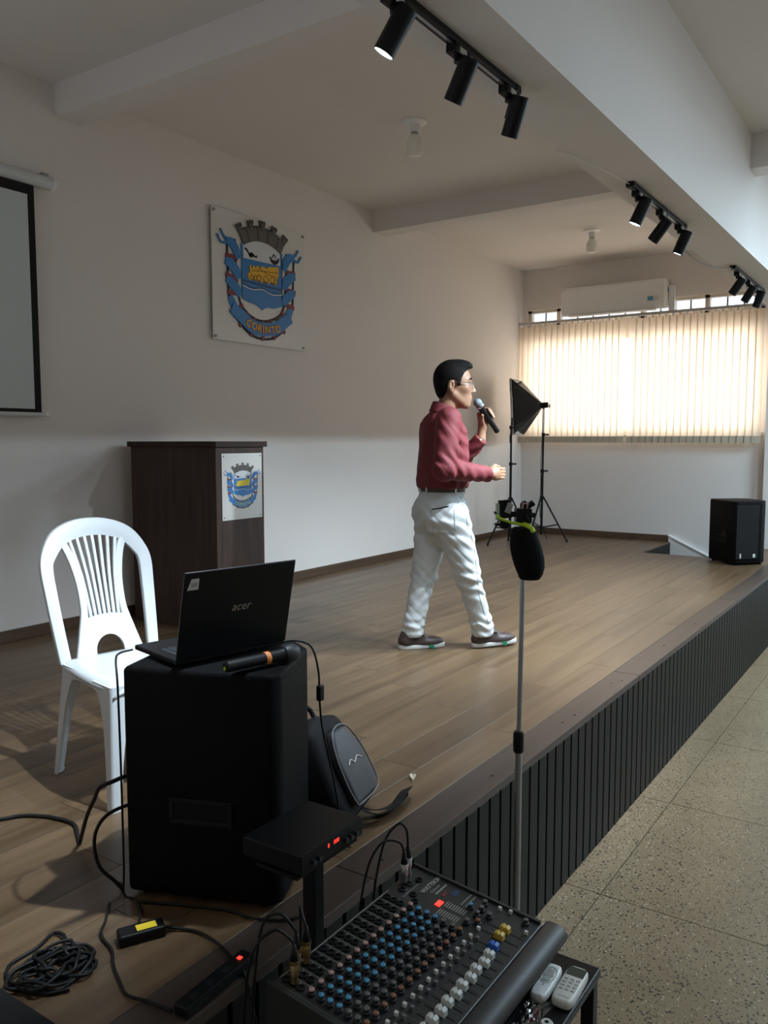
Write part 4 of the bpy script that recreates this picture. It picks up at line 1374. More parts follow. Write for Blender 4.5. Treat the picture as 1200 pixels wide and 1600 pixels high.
# ------------------------------------------------------------------ receiver on its own post stand behind the mixer
rs = thing('equipment_stand', 'black metal post stand behind the mixer', 'stand', (1.43, -.085, 0))
MB().bb((-.10, -.062, 0), (.10, .062, .012)).build('base_plate', 'black', rs, bevel=.003)
MB().bb((-.018, -.018, .012), (.018, .018, .925)).build('post', 'black', rs, bevel=.003)
MB().bb((-.11, -.045, .925), (.11, .075, .932)).build('top_plate', 'black', rs)
rc_ = thing('wireless_receiver', 'flat black wireless receiver with red display behind the mixer', 'receiver', (1.44, -.05, .932))
MB().bb((-.115, -.085, .004), (.115, .085, .048)).build('case', 'black_s', rc_, bevel=.003)
for a in (-.09, .09):
    for b in (-.06, .06):
        MB().cyl((a, b, 0), (a, b, .0045), .008, n=10).build('rubber_foot', 'black_m', rc_)
MB().bb((-.112, -.0865, .006), (.112, -.0852, .046)).build('front_panel', 'black', rc_)
for x0 in (-.020, .002, .009, .016):
    MB().bb((x0, -.0873, .028), (x0+.005, -.0866, .037)).build('red_digit', 'red_led2', rc_)
for x0 in (-.075, -.055, .045, .065, .085):
    MB().cyl((x0, -.0866, .02), (x0, -.095, .02), .006, n=12).build('knob', 'k_dark', rc_)

# ------------------------------------------------------------------ microphone stand with pouch and phone clamp
ms = thing('microphone_stand', 'tall grey microphone stand in front of the stage', 'stand', (2.415, -.145, 0))
MB().lathe([(.13, 0), (.13, .012), (.10, .022), (.025, .03), (.018, .06)], n=32).build('round_base', 'black', ms, smooth=True, angle=.5)
MB().cyl((0, 0, .03), (.002, 0, .90), .0115, n=16).build('lower_tube', 'grey_metal', ms, smooth=True, angle=.6)
MB().lathe([(.014, .865), (.0175, .872), (.0175, .925), (.014, .935)], n=20).build('clutch', 'black', ms, smooth=True, angle=.6)
MB().cyl((.002, 0, .90), (.012, -.004, 1.655), .0082, n=14).build('upper_tube', 'grey_metal', ms, smooth=True, angle=.6)
MB().lathe([(.012, 1.645), (.014, 1.655), (.014, 1.675), (.006, 1.685)], c=(.0115, -.004, 0), n=16).build('top_joint', 'black', ms, smooth=True, angle=.6)
E_R = Vector((.56, -.83, 0)); E_F = Vector((.83, .56, 0)); UP = Vector((0, 0, 1))
ms_o = Vector((2.415, -.145, 0))
def SP(px, py, dep=0.0):
    """small-part placement in the stand's own upright plane (metres right of / above the top of the pole)"""
    return E_R*((px-795)/489.0)+UP*(1.598+(828-py)/489.0)+E_F*dep+Vector((.011, -.004, 0))
pouch = thing('foam_windscreen', 'black foam pouch hanging on the microphone stand', 'pouch', tuple(ms_o+SP(796, 905, -.05)))
base = ms_o+SP(796, 905, -.05)
v, f = [], []
lev = [(905, 790, 810, .018), (904.5, 787, 815, .024), (902, 784, 817, .032), (896, 782, 820.5, .038), (886, 777.5, 823, .042), (872, 773, 822.5, .044), (858, 770, 819, .043), (846, 769.3, 815, .040), (836, 770, 811, .035), (828, 772, 809, .028), (823.5, 775, 806, .018)]
nn = 24
for (py, xl, xr, dp) in lev:
    c = ms_o+SP((xl+xr)/2, py, -.05)-base
    hx = (xr-xl)/2/489.0
    for k in range(nn):
        a = 2*math.pi*k/nn
        v.append(c+E_R*hx*math.cos(a)+E_F*dp*math.sin(a))
for i in range(len(lev)-1):
    for k in range(nn):
        f.append((i*nn+k, i*nn+(k+1) % nn, (i+1)*nn+(k+1) % nn, (i+1)*nn+k))
f += [tuple(range(nn)), tuple(range(len(lev)*nn-1, (len(lev)-1)*nn-1, -1))]
MB().add(v, f).build('foam_body', 'foam', pouch, smooth=True, angle=.9)
MB().tube([ms_o+SP(798, 824, -.05)-base, ms_o+SP(797, 814, -.045)-base, ms_o+SP(795, 806, -.02)-base], .006, 8).build('hanging_loop', 'foam', pouch, smooth=True)
pc = thing('phone_clamp', 'black phone clamp with lime green arm on the microphone stand', 'clamp', tuple(ms_o+SP(795, 812)))
o0 = ms_o+SP(795, 812)
def Q(px, py, dep=0.0):
    return ms_o+SP(px, py, dep)-o0
RM = Matrix(((E_R.x, E_F.x, 0), (E_R.y, E_F.y, 0), (0, 0, 1)))
def qbox(name, px, py, w_, h_, d_, m, dep=0.0, rot=0.0, bev=.002):
    R = RM @ Matrix.Rotation(rot, 3, 'Y')
    return MB().box(Q(px, py, dep), (w_/489, d_, h_/489), R).build(name, m, pc, bevel=bev)
qbox('clamp_block', 793, 808, 24, 22, .05, 'black', .0)
qbox('mount_head', 795, 794, 10, 12, .025, 'k_pink', .0, .2)
MB().cyl(Q(806, 790, -.02), Q(806, 790, .02), .007, n=14).build('thumb_knob', 'black', pc, smooth=True, angle=.6)
MB().cyl(Q(800, 795), Q(809, 788), .008, .010, n=12).build('thumb_knob', 'black', pc, smooth=True, angle=.6)
MB().cyl(Q(800, 806), Q(811, 808), .009, .008, n=12).build('thumb_knob', 'black', pc, smooth=True, angle=.6)
qbox('phone_cradle', 765, 798, 18, 28, .03, 'black', .0, -.12)
qbox('cradle_jaw', 770, 796, 9, 16, .034, 'grey_pl', -.004, .35)
qbox('cradle_jaw', 762, 786, 14, 3, .03, 'black', 0, 0)
qbox('cradle_foot', 764, 822, 14, 12, .026, 'black', 0, 0)
qbox('cradle_link', 776, 806, 14, 8, .022, 'black', 0, .1)
qbox('clear_plate', 753, 802, 5, 26, .03, 'sage', 0, 0)
qbox('cradle_jaw', 752, 804, 7, 4, .03, 'black', 0, 0)
qbox('cradle_jaw', 753, 822, 8, 4, .028, 'black', 0, 0)
MB().tube([Q(751, 807, -.02), Q(757, 812, -.024), Q(770, 817, -.026), Q(783, 820, -.03), Q(792, 821, -.06), Q(799, 824, -.092), Q(800, 829, -.10)], [.004, .0045, .0045, .005, .006, .007, .0065], 8).build('lime_arm', 'lime', pc, smooth=True)
MB().tube([Q(783, 820, -.03), Q(790, 819, -.01), Q(797, 820, -.06), Q(803, 827, -.097)], .0042, 8).build('lime_loop', 'lime', pc, smooth=True)

# ------------------------------------------------------------------ light stands and softbox
def tripod(t, hub, spread, a0, r0=.014):
    n = 3
    MB().lathe([(.02, hub-.03), (.024, hub-.025), (.024, hub+.012), (.018, hub+.018)], n=14).build('hub', 'black', t, smooth=True, angle=.6)
    MB().lathe([(.018, .155), (.021, .16), (.021, .185), (.018, .19)], n=14).build('lower_collar', 'black', t)
    for k in range(n):
        a = a0+2*math.pi*k/n
        e = Vector((math.cos(a), math.sin(a), 0))
        MB().tube([e*.02+UP*hub, e*spread+UP*.012], .0105, 8, smooth=False).build('leg', 'black', t, smooth=True, angle=.8)
        MB().tube([e*.018+UP*.17, e*(spread*.62)+UP*(hub*.385)], .007, 8, smooth=False).build('brace', 'black', t, smooth=True, angle=.8)
        MB().lathe([(.013, 0.0), (.014, .025)], c=e*spread, n=10).build('rubber_foot', 'black_m', t)


ls = thing('light_stand', 'bare black light stand in front of the softbox', 'light stand', (8.76, 2.90, S), 0, 'black light stands')
tripod(ls, .53, .30, .5)
MB().cyl((0, 0, .08), (0, 0, .95), .0145, n=12).build('lower_tube', 'black', ls, smooth=True, angle=.6)
MB().cyl((0, 0, .95), (0, 0, 1.36), .0115, n=12).build('middle_tube', 'black', ls, smooth=True, angle=.6)
MB().cyl((0, 0, 1.36), (0, 0, 1.69), .009, n=12).build('top_tube', 'grey_metal', ls, smooth=True, angle=.6)
MB().cyl((.004, -.004, 1.36), (.004, -.004, 1.46), .012, n=12).build('tube_sleeve', 'black', ls, smooth=True, angle=.6)
for z in (.93, 1.35):
    MB().box((0, 0, z), (.045, .03, .04)).build('clamp', 'black', ls, bevel=.004)
    MB().cyl((.02, -.02, z), (.045, -.045, z), .011, n=10).build('clamp_knob', 'black', ls)
MB().tube([(-.01, -.01, 1.33), (-.03, .0, 1.25), (-.028, 0, 1.17)], .006, 6).build('hanging_strap', 'black', ls)

ls2 = thing('light_stand', 'black light stand carrying the softbox by the window wall', 'light stand', (9.20, 2.70, S), 0, 'black light stands')
tripod(ls2, .53, .30, .9)
MB().cyl((0, 0, .08), (0.01, 0, .85), .0145, n=12).build('lower_tube', 'black', ls2, smooth=True, angle=.6)
MB().cyl((.01, 0, .85), (.02, 0, 1.28), .0115, n=12).build('middle_tube', 'black', ls2, smooth=True, angle=.6)
MB().cyl((.02, 0, 1.28), (.022, 0, 1.60), .009, n=12).build('top_tube', 'grey_metal', ls2, smooth=True, angle=.6)
for z, xx in ((.84, .01), (1.27, .02)):
    MB().box((xx, 0, z), (.045, .03, .04)).build('clamp', 'black', ls2, bevel=.004)
    MB().cyl((xx+.02, -.02, z), (xx+.045, -.045, z), .011, n=10).build('clamp_knob', 'black', ls2)
MB().tube([(.03, .02, 1.58), (.05, .03, 1.45), (.03, .02, 1.2), (.0, .02, .9), (.01, .02, .7), (.03, .03, .3), (.06, -.05, .02)], .004, 6).build('lamp_cord', 'cable', ls2, smooth=True)

apx = Vector((9.222, 2.70, S+1.615))
sb = thing('softbox', 'black pyramid softbox lamp aimed at the back wall', 'softbox', tuple(apx))
ax = Vector((-.18, .985, -.06)).normalized()
la = Vector((.985, .18, 0)).normalized()
vu = la.cross(ax).normalized(); vu = -vu if vu.z < 0 else vu
cen = ax*.32
hx, hz = .25, .325
cor = [cen+la*(sx*hx)+vu*(sz*hz) for sx, sz in ((-1, -1), (1, -1), (1, 1), (-1, 1))]
inn = [c_*.10 for c_ in cor]
for k in range(4):
    a_, b_ = cor[k], cor[(k+1) % 4]
    ia, ib = inn[k], inn[(k+1) % 4]
    v, f = [], []
    n = 8
    nrm = (a_-ia).cross(b_-ia).normalized()
    if nrm.dot((a_+b_)/2-cen) < 0: nrm = -nrm
    for i in range(n+1):
        for j in range(n+1):
            s1, t1 = i/n, j/n
            q = ia.lerp(a_, s1).lerp(ib.lerp(b_, s1), t1)
            bow = -.045*math.sin(math.pi*t1)*s1 + .006*math.sin(14*t1+3*k)*s1*(1-s1)
            v.append(q+nrm*bow)
    for i in range(n):
        for j in range(n):
            a2 = i*(n+1)+j
            f.append((a2, a2+1, a2+n+2, a2+n+1))
    po = mesh_obj('fabric_side', v, f, ['softfab', 'softlin'], sb, True)
    sm = po.modifiers.new('t', 'SOLIDIFY'); sm.thickness = .003
rim = MB()
rim.tube([cor[0], cor[1], cor[2], cor[3], cor[0]], .007, 8, smooth=False)
rim.build('rim', 'softlin', sb, smooth=True)
fv = [c_+ax*.015 for c_ in cor]
MB().prism([tuple(q) for q in fv], None, ax*.004).build('front_diffuser', 'softlin', sb)
MB().lathe([(.03, -.05), (.034, -.04), (.034, .03), (.028, .05)], axis=ax, n=16).build('lamp_holder', 'black', sb, smooth=True, angle=.6)
MB().lathe([(.011, -.012), (.011, .02)], c=(0, 0, -.03), n=12).build('stand_socket', 'black', sb)
MB().cyl((.0, 0, -.01), (.06, -.045, -.012), .006, n=10).build('tilt_handle', 'black', sb)
MB().cyl((.06, -.045, -.03), (.06, -.045, .012), .007, n=10).build('tilt_lever', 'black', sb)

# ------------------------------------------------------------------ cables and small items on the stage floor
ZF = S+.006
def cable(name, label, pts, r, cat='cable'):
    return tag(MB().tube(pts, r, 7).build(name, 'cable', smooth=True), label, cat)
cable('power_cable', 'black cable arching from the loudspeaker to the planks by the chair leg', [(1.55, .585, .945), (1.46, .59, .95), (1.405, .60, .945), (1.392, .637, .925), (1.41, .688, .872), (1.44, .766, .79), (1.464, .827, .706), (1.468, .845, ZF), (1.50, .90, ZF), (1.535, .97, ZF), (1.525, 1.06, ZF), (1.50, 1.12, ZF), (1.47, 1.16, ZF), (1.42, 1.19, ZF), (1.36, 1.25, ZF), (1.25, 1.4, ZF)], .006)
cable('power_cable', 'black cable hanging in a bow beside the loudspeaker', [(1.50, .565, .87), (1.42, .575, .875), (1.37, .585, .865), (1.345, .595, .83), (1.335, .59, .785), (1.34, .575, .735), (1.36, .545, .70), (1.375, .53, ZF), (1.39, .56, ZF)], .005)
cable('adapter_cable', 'thin black cable from the laptop edge down the loudspeaker side to the adapter', [(1.47, .58, ZT+.012), (1.43, .585, ZT+.010), (1.39, .55, ZT+.004), (1.364, .512, ZT-.06), (1.363, .507, 1.0), (1.363, .507, .75), (1.360, .505, ZF), (1.36, .46, ZF), (1.33, .40, ZF), (1.29, .36, ZF+.01), (1.276, .335, S+.018)], .003)
cable('laptop_cable', 'thin black cable with small block hanging from the laptop down the loudspeaker edge', [(1.765, .30, ZT+.012), (1.80, .275, ZT+.012), (1.835, .245, ZT-.01), (1.842, .225, ZT-.08), (1.842, .222, ZT-.16), (1.85, .218, ZT-.25), (1.87, .205, ZT-.36), (1.885, .185, ZT-.50), (1.89, .17, ZF+.02), (1.90, .155, ZF)], .0032)
tag(MB().box((1.846, .222, ZT-.145), (.020, .016, .045)).build('cable_filter', 'black', bevel=.003), 'small black ferrite block on the laptop cable beside the loudspeaker', 'cable filter')
ad = thing('power_adapter', 'black power adapter with yellow label on the planks', 'power adapter', (1.262, .318, S), math.radians(-28))
MB().bb((-.055, -.024, 0), (.055, .024, .028)).build('case', 'black', ad, bevel=.005, seg=2)
MB().bb((-.012, -.014, .028), (.036, .012, .0286)).build('yellow_label', 'yellow', ad)
cable('adapter_cable', 'black cable running from the adapter over the stage edge', [(1.31, .29, S+.014), (1.335, .26, ZF), (1.35, .215, ZF), (1.345, .15, ZF), (1.325, .08, ZF), (1.30, .02, ZF+.004), (1.285, -.02, S-.03), (1.28, -.05, S-.15), (1.28, -.06, .3)], .0035)
cable('power_cable', 'thin black cable curling past the adapter towards the stage edge', [(1.31, .50, ZF), (1.25, .44, ZF), (1.215, .41, ZF+.004), (1.20, .38, ZF), (1.185, .33, ZF), (1.15, .28, ZF), (1.12, .22, ZF), (1.10, .17, ZF), (1.11, .12, ZF), (1.12, .05, ZF)], .0035)
cable('power_cable', 'long black cable lying along the foot of the loudspeaker', [(1.36, .44, ZF), (1.41, .34, ZF), (1.46, .22, ZF), (1.47, .14, ZF), (1.52, .06, ZF), (1.60, .05, ZF)], .0035)
# tangled coil
coil = MB()
pts = []
for k in range(130):
    a = k*.52
    rr = .052+.022*math.sin(k*.73)+.012*math.sin(k*1.9)
    pts.append((rr*1.1*math.cos(a)+.012*math.sin(k*.31), rr*.95*math.sin(a)+.010*math.cos(k*.23), .006+.022*(.5+.5*math.sin(k*.41))*(.6+.4*math.sin(k*1.1))))
coil.tube(pts, .0042, 6, step=3)
co = thing('coiled_cable', 'tangled coil of black cable on the planks', 'cable', (1.062, .375, S))
coil.build('coil', 'cable', co, smooth=True)
MB().tube([(.05, .03, .02), (.09, .09, .01), (.085, .13, .006), (.03, .11, .006), (-.05, .10, .006), (-.085, .03, .006), (-.06, -.05, .006), (-.02, -.085, .006)], .0042, 6).build('loose_end', 'cable', co, smooth=True)
MB().tube([(.04, -.03, .02), (.085, -.03, .012), (.10, .02, .006), (.06, .05, .02)], .0042, 6).build('loose_end', 'cable', co, smooth=True)
# flat cable cover along the end of the planks
tag(MB().bb((.86, .14, S), (.955, 1.2, S+.014)).build('cable_cover', 'black_m', bevel=.005), 'flat black cable cover strip beside the coiled cable', 'cable cover')
# power strip on the stage edge with lit switch
ps = thing('power_strip', 'black power strip with glowing red switch at the stage edge', 'power strip', (1.32, .035, S+.001), math.radians(3))
MB().bb((-.20, -.020, 0), (.02, .020, .026)).build('body', 'black', ps, bevel=.004)
MB().bb((-.017, -.005, .026), (-.007, .005, .028)).build('switch', 'red_led', ps)
for a in (-.06, -.11, -.16):
    MB().lathe([(.013, .026), (.013, .0262)], c=(a, 0, 0), n=16).build('socket', 'black_back', ps)

# ================================================================== THE WALKING MAN
# signed-distance modelling: smooth unions of tapered limbs, meshed with surface nets
def s_rc(a, b, r1, r2):
    a, b = np.array(a, float), np.array(b, float)
    ba = b-a
    L2 = max(ba@ba, 1e-12)
    def fn(P):
        t = np.clip(((P-a)@ba)/L2, 0, 1)
        return np.linalg.norm(P-a-t[:, None]*ba, axis=1)-(r1+(r2-r1)*t)
    lo = np.minimum(a, b)-max(r1, r2); hi = np.maximum(a, b)+max(r1, r2)
    return fn, lo, hi


def s_ell(c, r, rz=0.0, ry=0.0):
    c, r = np.array(c, float), np.array(r, float)
    R = np.array(Matrix.Rotation(rz, 3, 'Z') @ Matrix.Rotation(ry, 3, 'Y'))
    def fn(P):
        q = (P-c)@R
        k0 = np.linalg.norm(q/r, axis=1)
        k1 = np.linalg.norm(q/(r*r), axis=1)+1e-9
        return k0*(k0-1)/k1
    m = r.max()
    return fn, c-m, c+m


def s_loft(lev):
    """lev: (z, centre u, centre v, half depth, half width)"""
    A = np.array(lev, float)
    z = A[:, 0]
    def fn(P):
        zz = P[:, 2]
        g = [np.interp(zz, z, A[:, k]) for k in range(1, 5)]
        q = np.sqrt(((P[:, 0]-g[0])/g[2])**2+((P[:, 1]-g[1])/g[3])**2)
        d = (q-1)*np.minimum(g[2], g[3])
        return np.maximum(d, np.maximum(z[0]-zz, zz-z[-1]))
    lo = np.array([(A[:, 1]-A[:, 3]).min(), (A[:, 2]-A[:, 4]).min(), z[0]])
    hi = np.array([(A[:, 1]+A[:, 3]).max(), (A[:, 2]+A[:, 4]).max(), z[-1]])
    return fn, lo, hi


def smin(a, b, k):
    h = np.clip(.5+.5*(b-a)/k, 0, 1)
    return b+(a-b)*h-k*h*(1-h)


class Field:
    def __init__(self):
        self.ops = []
    def add(self, prim, k=.02):
        self.ops.append(('u', prim, k)); return self
    def cut(self, prim, k=.004):
        self.ops.append(('s', prim, k)); return self
    def fn(self, f):
        self.ops.append(('f', f, 0)); return self
    def __call__(self, P):
        d = np.full(len(P), 1e3)
        for op, pr, k in self.ops:
            if op == 'f':
                d = pr(P, d); continue
            fn, lo, hi = pr
            mg = .05+k
            m = np.all((P > lo-mg) & (P < hi+mg), axis=1) if op == 'u' else np.all((P > lo-.02) & (P < hi+.02), axis=1)
            if not m.any():
                if op == 'u':
                    continue
                continue
            v = fn(P[m])
            d[m] = smin(d[m], v, k) if op == 'u' else -smin(-d[m], v, k)
        return d
    def bounds(self):
        lo = np.min([p_[1] for o, p_, k in self.ops if o == 'u'], axis=0)
        hi = np.max([p_[2] for o, p_, k in self.ops if o == 'u'], axis=0)
        return lo, hi


def mesh_field(F, h, lo=None, hi=None, pad=.02):
    l0, h0 = F.bounds()
    lo = l0-pad if lo is None else np.array(lo); hi = h0+pad if hi is None else np.array(hi)
    blk = 5
    n = (np.ceil((hi-lo)/h/blk).astype(int)+1)*blk
    nb = n//blk
    G = np.full(n, 1.0, np.float32)
    bc = np.stack(np.meshgrid(*[np.arange(k) for k in nb], indexing='ij'), -1).reshape(-1, 3)
    cen = lo+(bc*blk+(blk-1)/2)*h
    d = np.concatenate([F(cen[i:i+200000]) for i in range(0, len(cen), 200000)])
    thr = blk*h*.87*1.9+.004
    act = np.abs(d) < thr
    ins = (~act) & (d < 0)
    Gv = G.reshape(nb[0], blk, nb[1], blk, nb[2], blk)
    bi = bc[ins]
    if len(bi):
        Gv[bi[:, 0], :, bi[:, 1], :, bi[:, 2], :] = -1.0
    ba_ = bc[act]
    off = np.stack(np.meshgrid(*[np.arange(blk)]*3, indexing='ij'), -1).reshape(-1, 3)
    ch_ = 3000
    for i in range(0, len(ba_), ch_):
        q = ba_[i:i+ch_]
        idx = (q[:, None, :]*blk+off[None]).reshape(-1, 3)
        G[idx[:, 0], idx[:, 1], idx[:, 2]] = F(lo+idx*h)
    # surface nets
    I = G < 0
    c = I[:-1, :-1, :-1].astype(np.int8)
    for a in (0, 1):
        for b in (0, 1):
            for e in (0, 1):
                if a+b+e:
                    c = c+I[a:I.shape[0]-1+a, b:I.shape[1]-1+b, e:I.shape[2]-1+e]
    cells = np.argwhere((c > 0) & (c < 8))
    cid = -np.ones(c.shape, np.int32)
    cid[cells[:, 0], cells[:, 1], cells[:, 2]] = np.arange(len(cells))
    acc = np.zeros((len(cells), 3)); cnt = np.zeros(len(cells))
    corners = [(a, b, e) for a in (0, 1) for b in (0, 1) for e in (0, 1)]
    val = {k: G[cells[:, 0]+k[0], cells[:, 1]+k[1], cells[:, 2]+k[2]] for k in corners}
    for k in corners:
        for ax_ in range(3):
            if k[ax_] == 0:
                k2 = tuple(1 if i == ax_ else k[i] for i in range(3))
                v0, v1 = val[k], val[k2]
                m = (v0 < 0) != (v1 < 0)
                t = np.where(m, v0/np.where(m, v0-v1, 1), 0)
                pt = np.tile(np.array(k, float), (len(cells), 1)); pt[:, ax_] += t
                acc[m] += pt[m]; cnt[m] += 1
    V = lo+(cells+acc/cnt[:, None])*h
    quads = []
    for ax_ in range(3):
        o1, o2 = [(1, 2), (2, 0), (0, 1)][ax_]
        sl0 = [slice(None)]*3; sl1 = [slice(None)]*3
        sl0[ax_] = slice(0, -1); sl1[ax_] = slice(1, None)
        A, B = I[tuple(sl0)], I[tuple(sl1)]
        E = np.argwhere(A != B)
        E = E[(E[:, o1] > 0) & (E[:, o2] > 0) & (E[:, o1] < c.shape[o1]) & (E[:, o2] < c.shape[o2])]
        fl_ = A[E[:, 0], E[:, 1], E[:, 2]]
        def cc(d1, d2):
            q = E.copy(); q[:, o1] += d1; q[:, o2] += d2
            return cid[q[:, 0], q[:, 1], q[:, 2]]
        qd = np.stack([cc(-1, -1), cc(0, -1), cc(0, 0), cc(-1, 0)], 1)
        qd[~fl_] = qd[~fl_][:, ::-1]
        quads.append(qd)
    Fq = np.concatenate(quads)
    Fq = Fq[(Fq >= 0).all(1)]
    return V, Fq


def sdf_obj(name, F, h, m, parent, **kw):
    V, Fq = mesh_field(F, h, **kw)
    me = bpy.data.meshes.new(name)
    me.vertices.add(len(V)); me.vertices.foreach_set('co', V.astype(np.float32).ravel())
    me.loops.add(len(Fq)*4); me.loops.foreach_set('vertex_index', Fq.astype(np.int32).ravel())
    me.polygons.add(len(Fq)); me.polygons.foreach_set('loop_start', np.arange(0, len(Fq)*4, 4, dtype=np.int32))
    me.update(calc_edges=True); me.validate()
    me.materials.append(M[m]); me.shade_smooth()
    return link(bpy.data.objects.new(name, me), parent)


HEAD = math.radians(-36.1)
man = thing('person', 'man in burgundy shirt and pale jeans walking with a microphone', 'person', (4.113, 1.125, S), HEAD)
nrot = math.radians(-18)              # head turned a little towards the hall
cH, sH = math.cos(nrot), math.sin(nrot)
HO = np.array([.052, -.012, 0.0])
def hd(h, v, z):                        # head space -> body space
    x, y = h-.075, v
    return (HO[0]+x*cH-y*sH+.012, HO[1]+x*sH+y*cH, z)
def headP(P):                           # body -> head space
    x, y = P[:, 0]-HO[0]-.012, P[:, 1]-HO[1]
    return np.stack([x*cH+y*sH+.075, -x*sH+y*cH, P[:, 2]], 1)
def s_hell(c, r, ry=0.0):
    e = s_ell(c, r, 0, ry)
    cc = np.array(hd(*c)); m = max(r)
    return (lambda P: e[0](headP(P))), cc-m, cc+m
def s_hrc(a, b, r1, r2):
    return s_rc(hd(*a), hd(*b), r1, r2)

# joints
shR, elR, wrR = (-.045, -.182, 1.315), (-.105, -.262, 1.055), (.190, -.185, 1.018)
shL, elL, wrL = (.045, .150, 1.30), (.215, .235, 1.085), (.300, .120, 1.215)
hipR, knR, anR = (.0, -.088, .80), (.125, -.075, .44), (.243, -.055, .105)
hipL, knL, anL = (-.005, .088, .80), (-.080, .085, .41), (-.155, .065, .105)

body = Field()
# trunk, limbs
body.add(s_loft([(.72, 0, 0, .09, .13), (.85, 0, 0, .10, .14), (.95, 0, 0, .095, .13), (1.1, 0, 0, .105, .145), (1.25, -.005, 0, .10, .16), (1.33, -.01, 0, .075, .13), (1.36, -.005, 0, .055, .07)]), .02)
for a, b, c in ((shR, elR, wrR), (shL, elL, wrL)):
    body.add(s_rc(a, b, .050, .040), .03).add(s_rc(b, c, .040, .027), .015)
for a, b, c in ((hipR, knR, anR), (hipL, knL, anL)):
    body.add(s_rc(a, b, .082, .052), .03).add(s_rc(b, c, .052, .036), .015)
# neck and head
body.add(s_rc((.000, 0, 1.32), hd(.058, 0, 1.47), .058, .054), .02)
body.add(s_hell((.068, 0, 1.553), (.098, .076, .095)), .02)
body.add(s_hell((.108, 0, 1.487), (.066, .060, .088), .05), .03)
body.add(s_hell((.125, 0, 1.43), (.046, .047, .040)), .02)
body.add(s_hrc((.146, -.012, 1.404), (.146, .012, 1.404), .017, .017), .02)
for s_ in (-1, 1):
    body.add(s_hrc((.062, s_*.056, 1.465), (.125, s_*.032, 1.410), .016, .014), .025)      # jaw line
    body.add(s_hell((.128, s_*.045, 1.497), (.024, .017, .018)), .02)                        # cheekbone
    body.add(s_hrc((.158, s_*.012, 1.548), (.146, s_*.042, 1.546), .010, .008), .012)        # brow ridge
    # ear
    body.add(s_hell((.048, s_*.079, 1.512), (.020, .009, .034), .15), .006)
    body.cut(s_hell((.052, s_*.089, 1.515), (.009, .008, .018), .15), .003)
    body.add(s_hell((.050, s_*.080, 1.484), (.009, .007, .009)), .005)
    body.cut(s_hell((.168, s_*.030, 1.525), (.016, .016, .012)), .008)                      # eye socket
    body.add(s_hell((.150, s_*.031, 1.525), (.012, .013, .011)), .004)                      # eyeball and lid
    body.add(s_hell((.178, s_*.011, 1.480), (.011, .009, .008)), .006)                      # nostril wing
body.add(s_hrc((.163, 0, 1.540), (.187, 0, 1.488), .008, .011), .008)
body.add(s_hell((.190, 0, 1.484), (.011, .010, .009)), .005)
body.add(s_hell((.160, 0, 1.445), (.014, .026, .020)), .010)
body.add(s_hrc((.170, -.014, 1.4475), (.170, .014, 1.4475), .0055, .0055), .004)
body.add(s_hrc((.167, -.013, 1.435), (.167, .013, 1.435), .006, .006), .004)
body.cut(s_hrc((.178, -.020, 1.4412), (.178, .020, 1.4412), .0022, .0022), .002)

# right hand: loose fist in front of the belly
wr = np.array(wrR); fR = np.array((.97, .16, .02)); fR /= np.linalg.norm(fR)
lf_ = np.array((-.16, .97, 0)); upv = np.array((0, 0, 1.0))
def RH(a, b, c):                        # along forearm, towards body centre, up
    return tuple(wr+fR*a+lf_*b+upv*c)
body.add(s_rc(RH(.0, 0, 0), RH(.03, 0, 0), .027, .026), .012)
body.add(s_ell(RH(.062, .002, 0), (.043, .021, .040), math.atan2(fR[1], fR[0])), .012)
for k, (zz, ln) in enumerate(((.027, 1.0), (.010, 1.06), (-.008, 1.0), (-.024, .84))):
    a0_ = RH(.085, -.008, zz); a1_ = RH(.085+.034*ln, .004, zz*.95-.002); a2_ = RH(.100+.020*ln, .032, zz*.85-.006); a3_ = RH(.080, .038, zz*.8-.006)
    body.add(s_rc(a0_, a1_, .0098, .0092), .004).add(s_rc(a1_, a2_, .0092, .0085), .003).add(s_rc(a2_, a3_, .0085, .0075), .003)
body.add(s_rc(RH(.03, .012, .022), RH(.072, .026, .044), .013, .011), .006).add(s_rc(RH(.072, .026, .044), RH(.106, .030, .036), .0105, .009), .003)

# left hand: holding the microphone
mA = np.array((.232, .030, 1.425)); mB = np.array((.408, .115, 1.258))      # grille end, tail end
md_ = (mB-mA)/np.linalg.norm(mB-mA)
vw = np.array((-.34, -.94, 0.0))         # towards the camera, roughly
side = np.cross(md_, vw); side /= np.linalg.norm(side)
if side[2] < 0: side = -side             # to the upper right of the microphone
nr = np.cross(side, md_); nr = nr if nr@vw > 0 else -nr
def MH(t, s, n):                         # metres along the mic, to its upper right, towards the camera
    return tuple(mA+md_*t+side*s+nr*n)
palm = np.array(MH(.135, -.022, -.028))
body.add(s_rc(wrL, MH(.165, -.050, -.020), .027, .024), .012)
body.add(s_rc(MH(.165, -.048, -.018), MH(.10, -.022, -.026), .027, .022), .015)
body.add(s_rc(MH(.17, -.040, -.022), MH(.155, -.012, -.030), .022, .018), .012)
for k, (tt, ln) in enumerate(((.092, .92), (.112, 1.0), (.131, 1.0), (.149, .88))):
    p0 = MH(tt+.008, -.010, -.032); p1 = MH(tt, .024*ln, -.030); p2 = MH(tt-.002, .036*ln, -.004); p3 = MH(tt, .0265, .012)
    body.add(s_rc(p0, p1, .0100, .0095), .004).add(s_rc(p1, p2, .0095, .0088), .003).add(s_rc(p2, p3, .0088, .0078), .003)
body.add(s_rc(MH(.150, -.046, -.006), MH(.108, -.038, .010), .0135, .0115), .006).add(s_rc(MH(.108, -.038, .010), MH(.080, -.022, .018), .0110, .009), .003)
bo = sdf_obj('body', body, .004, 'skin', man)

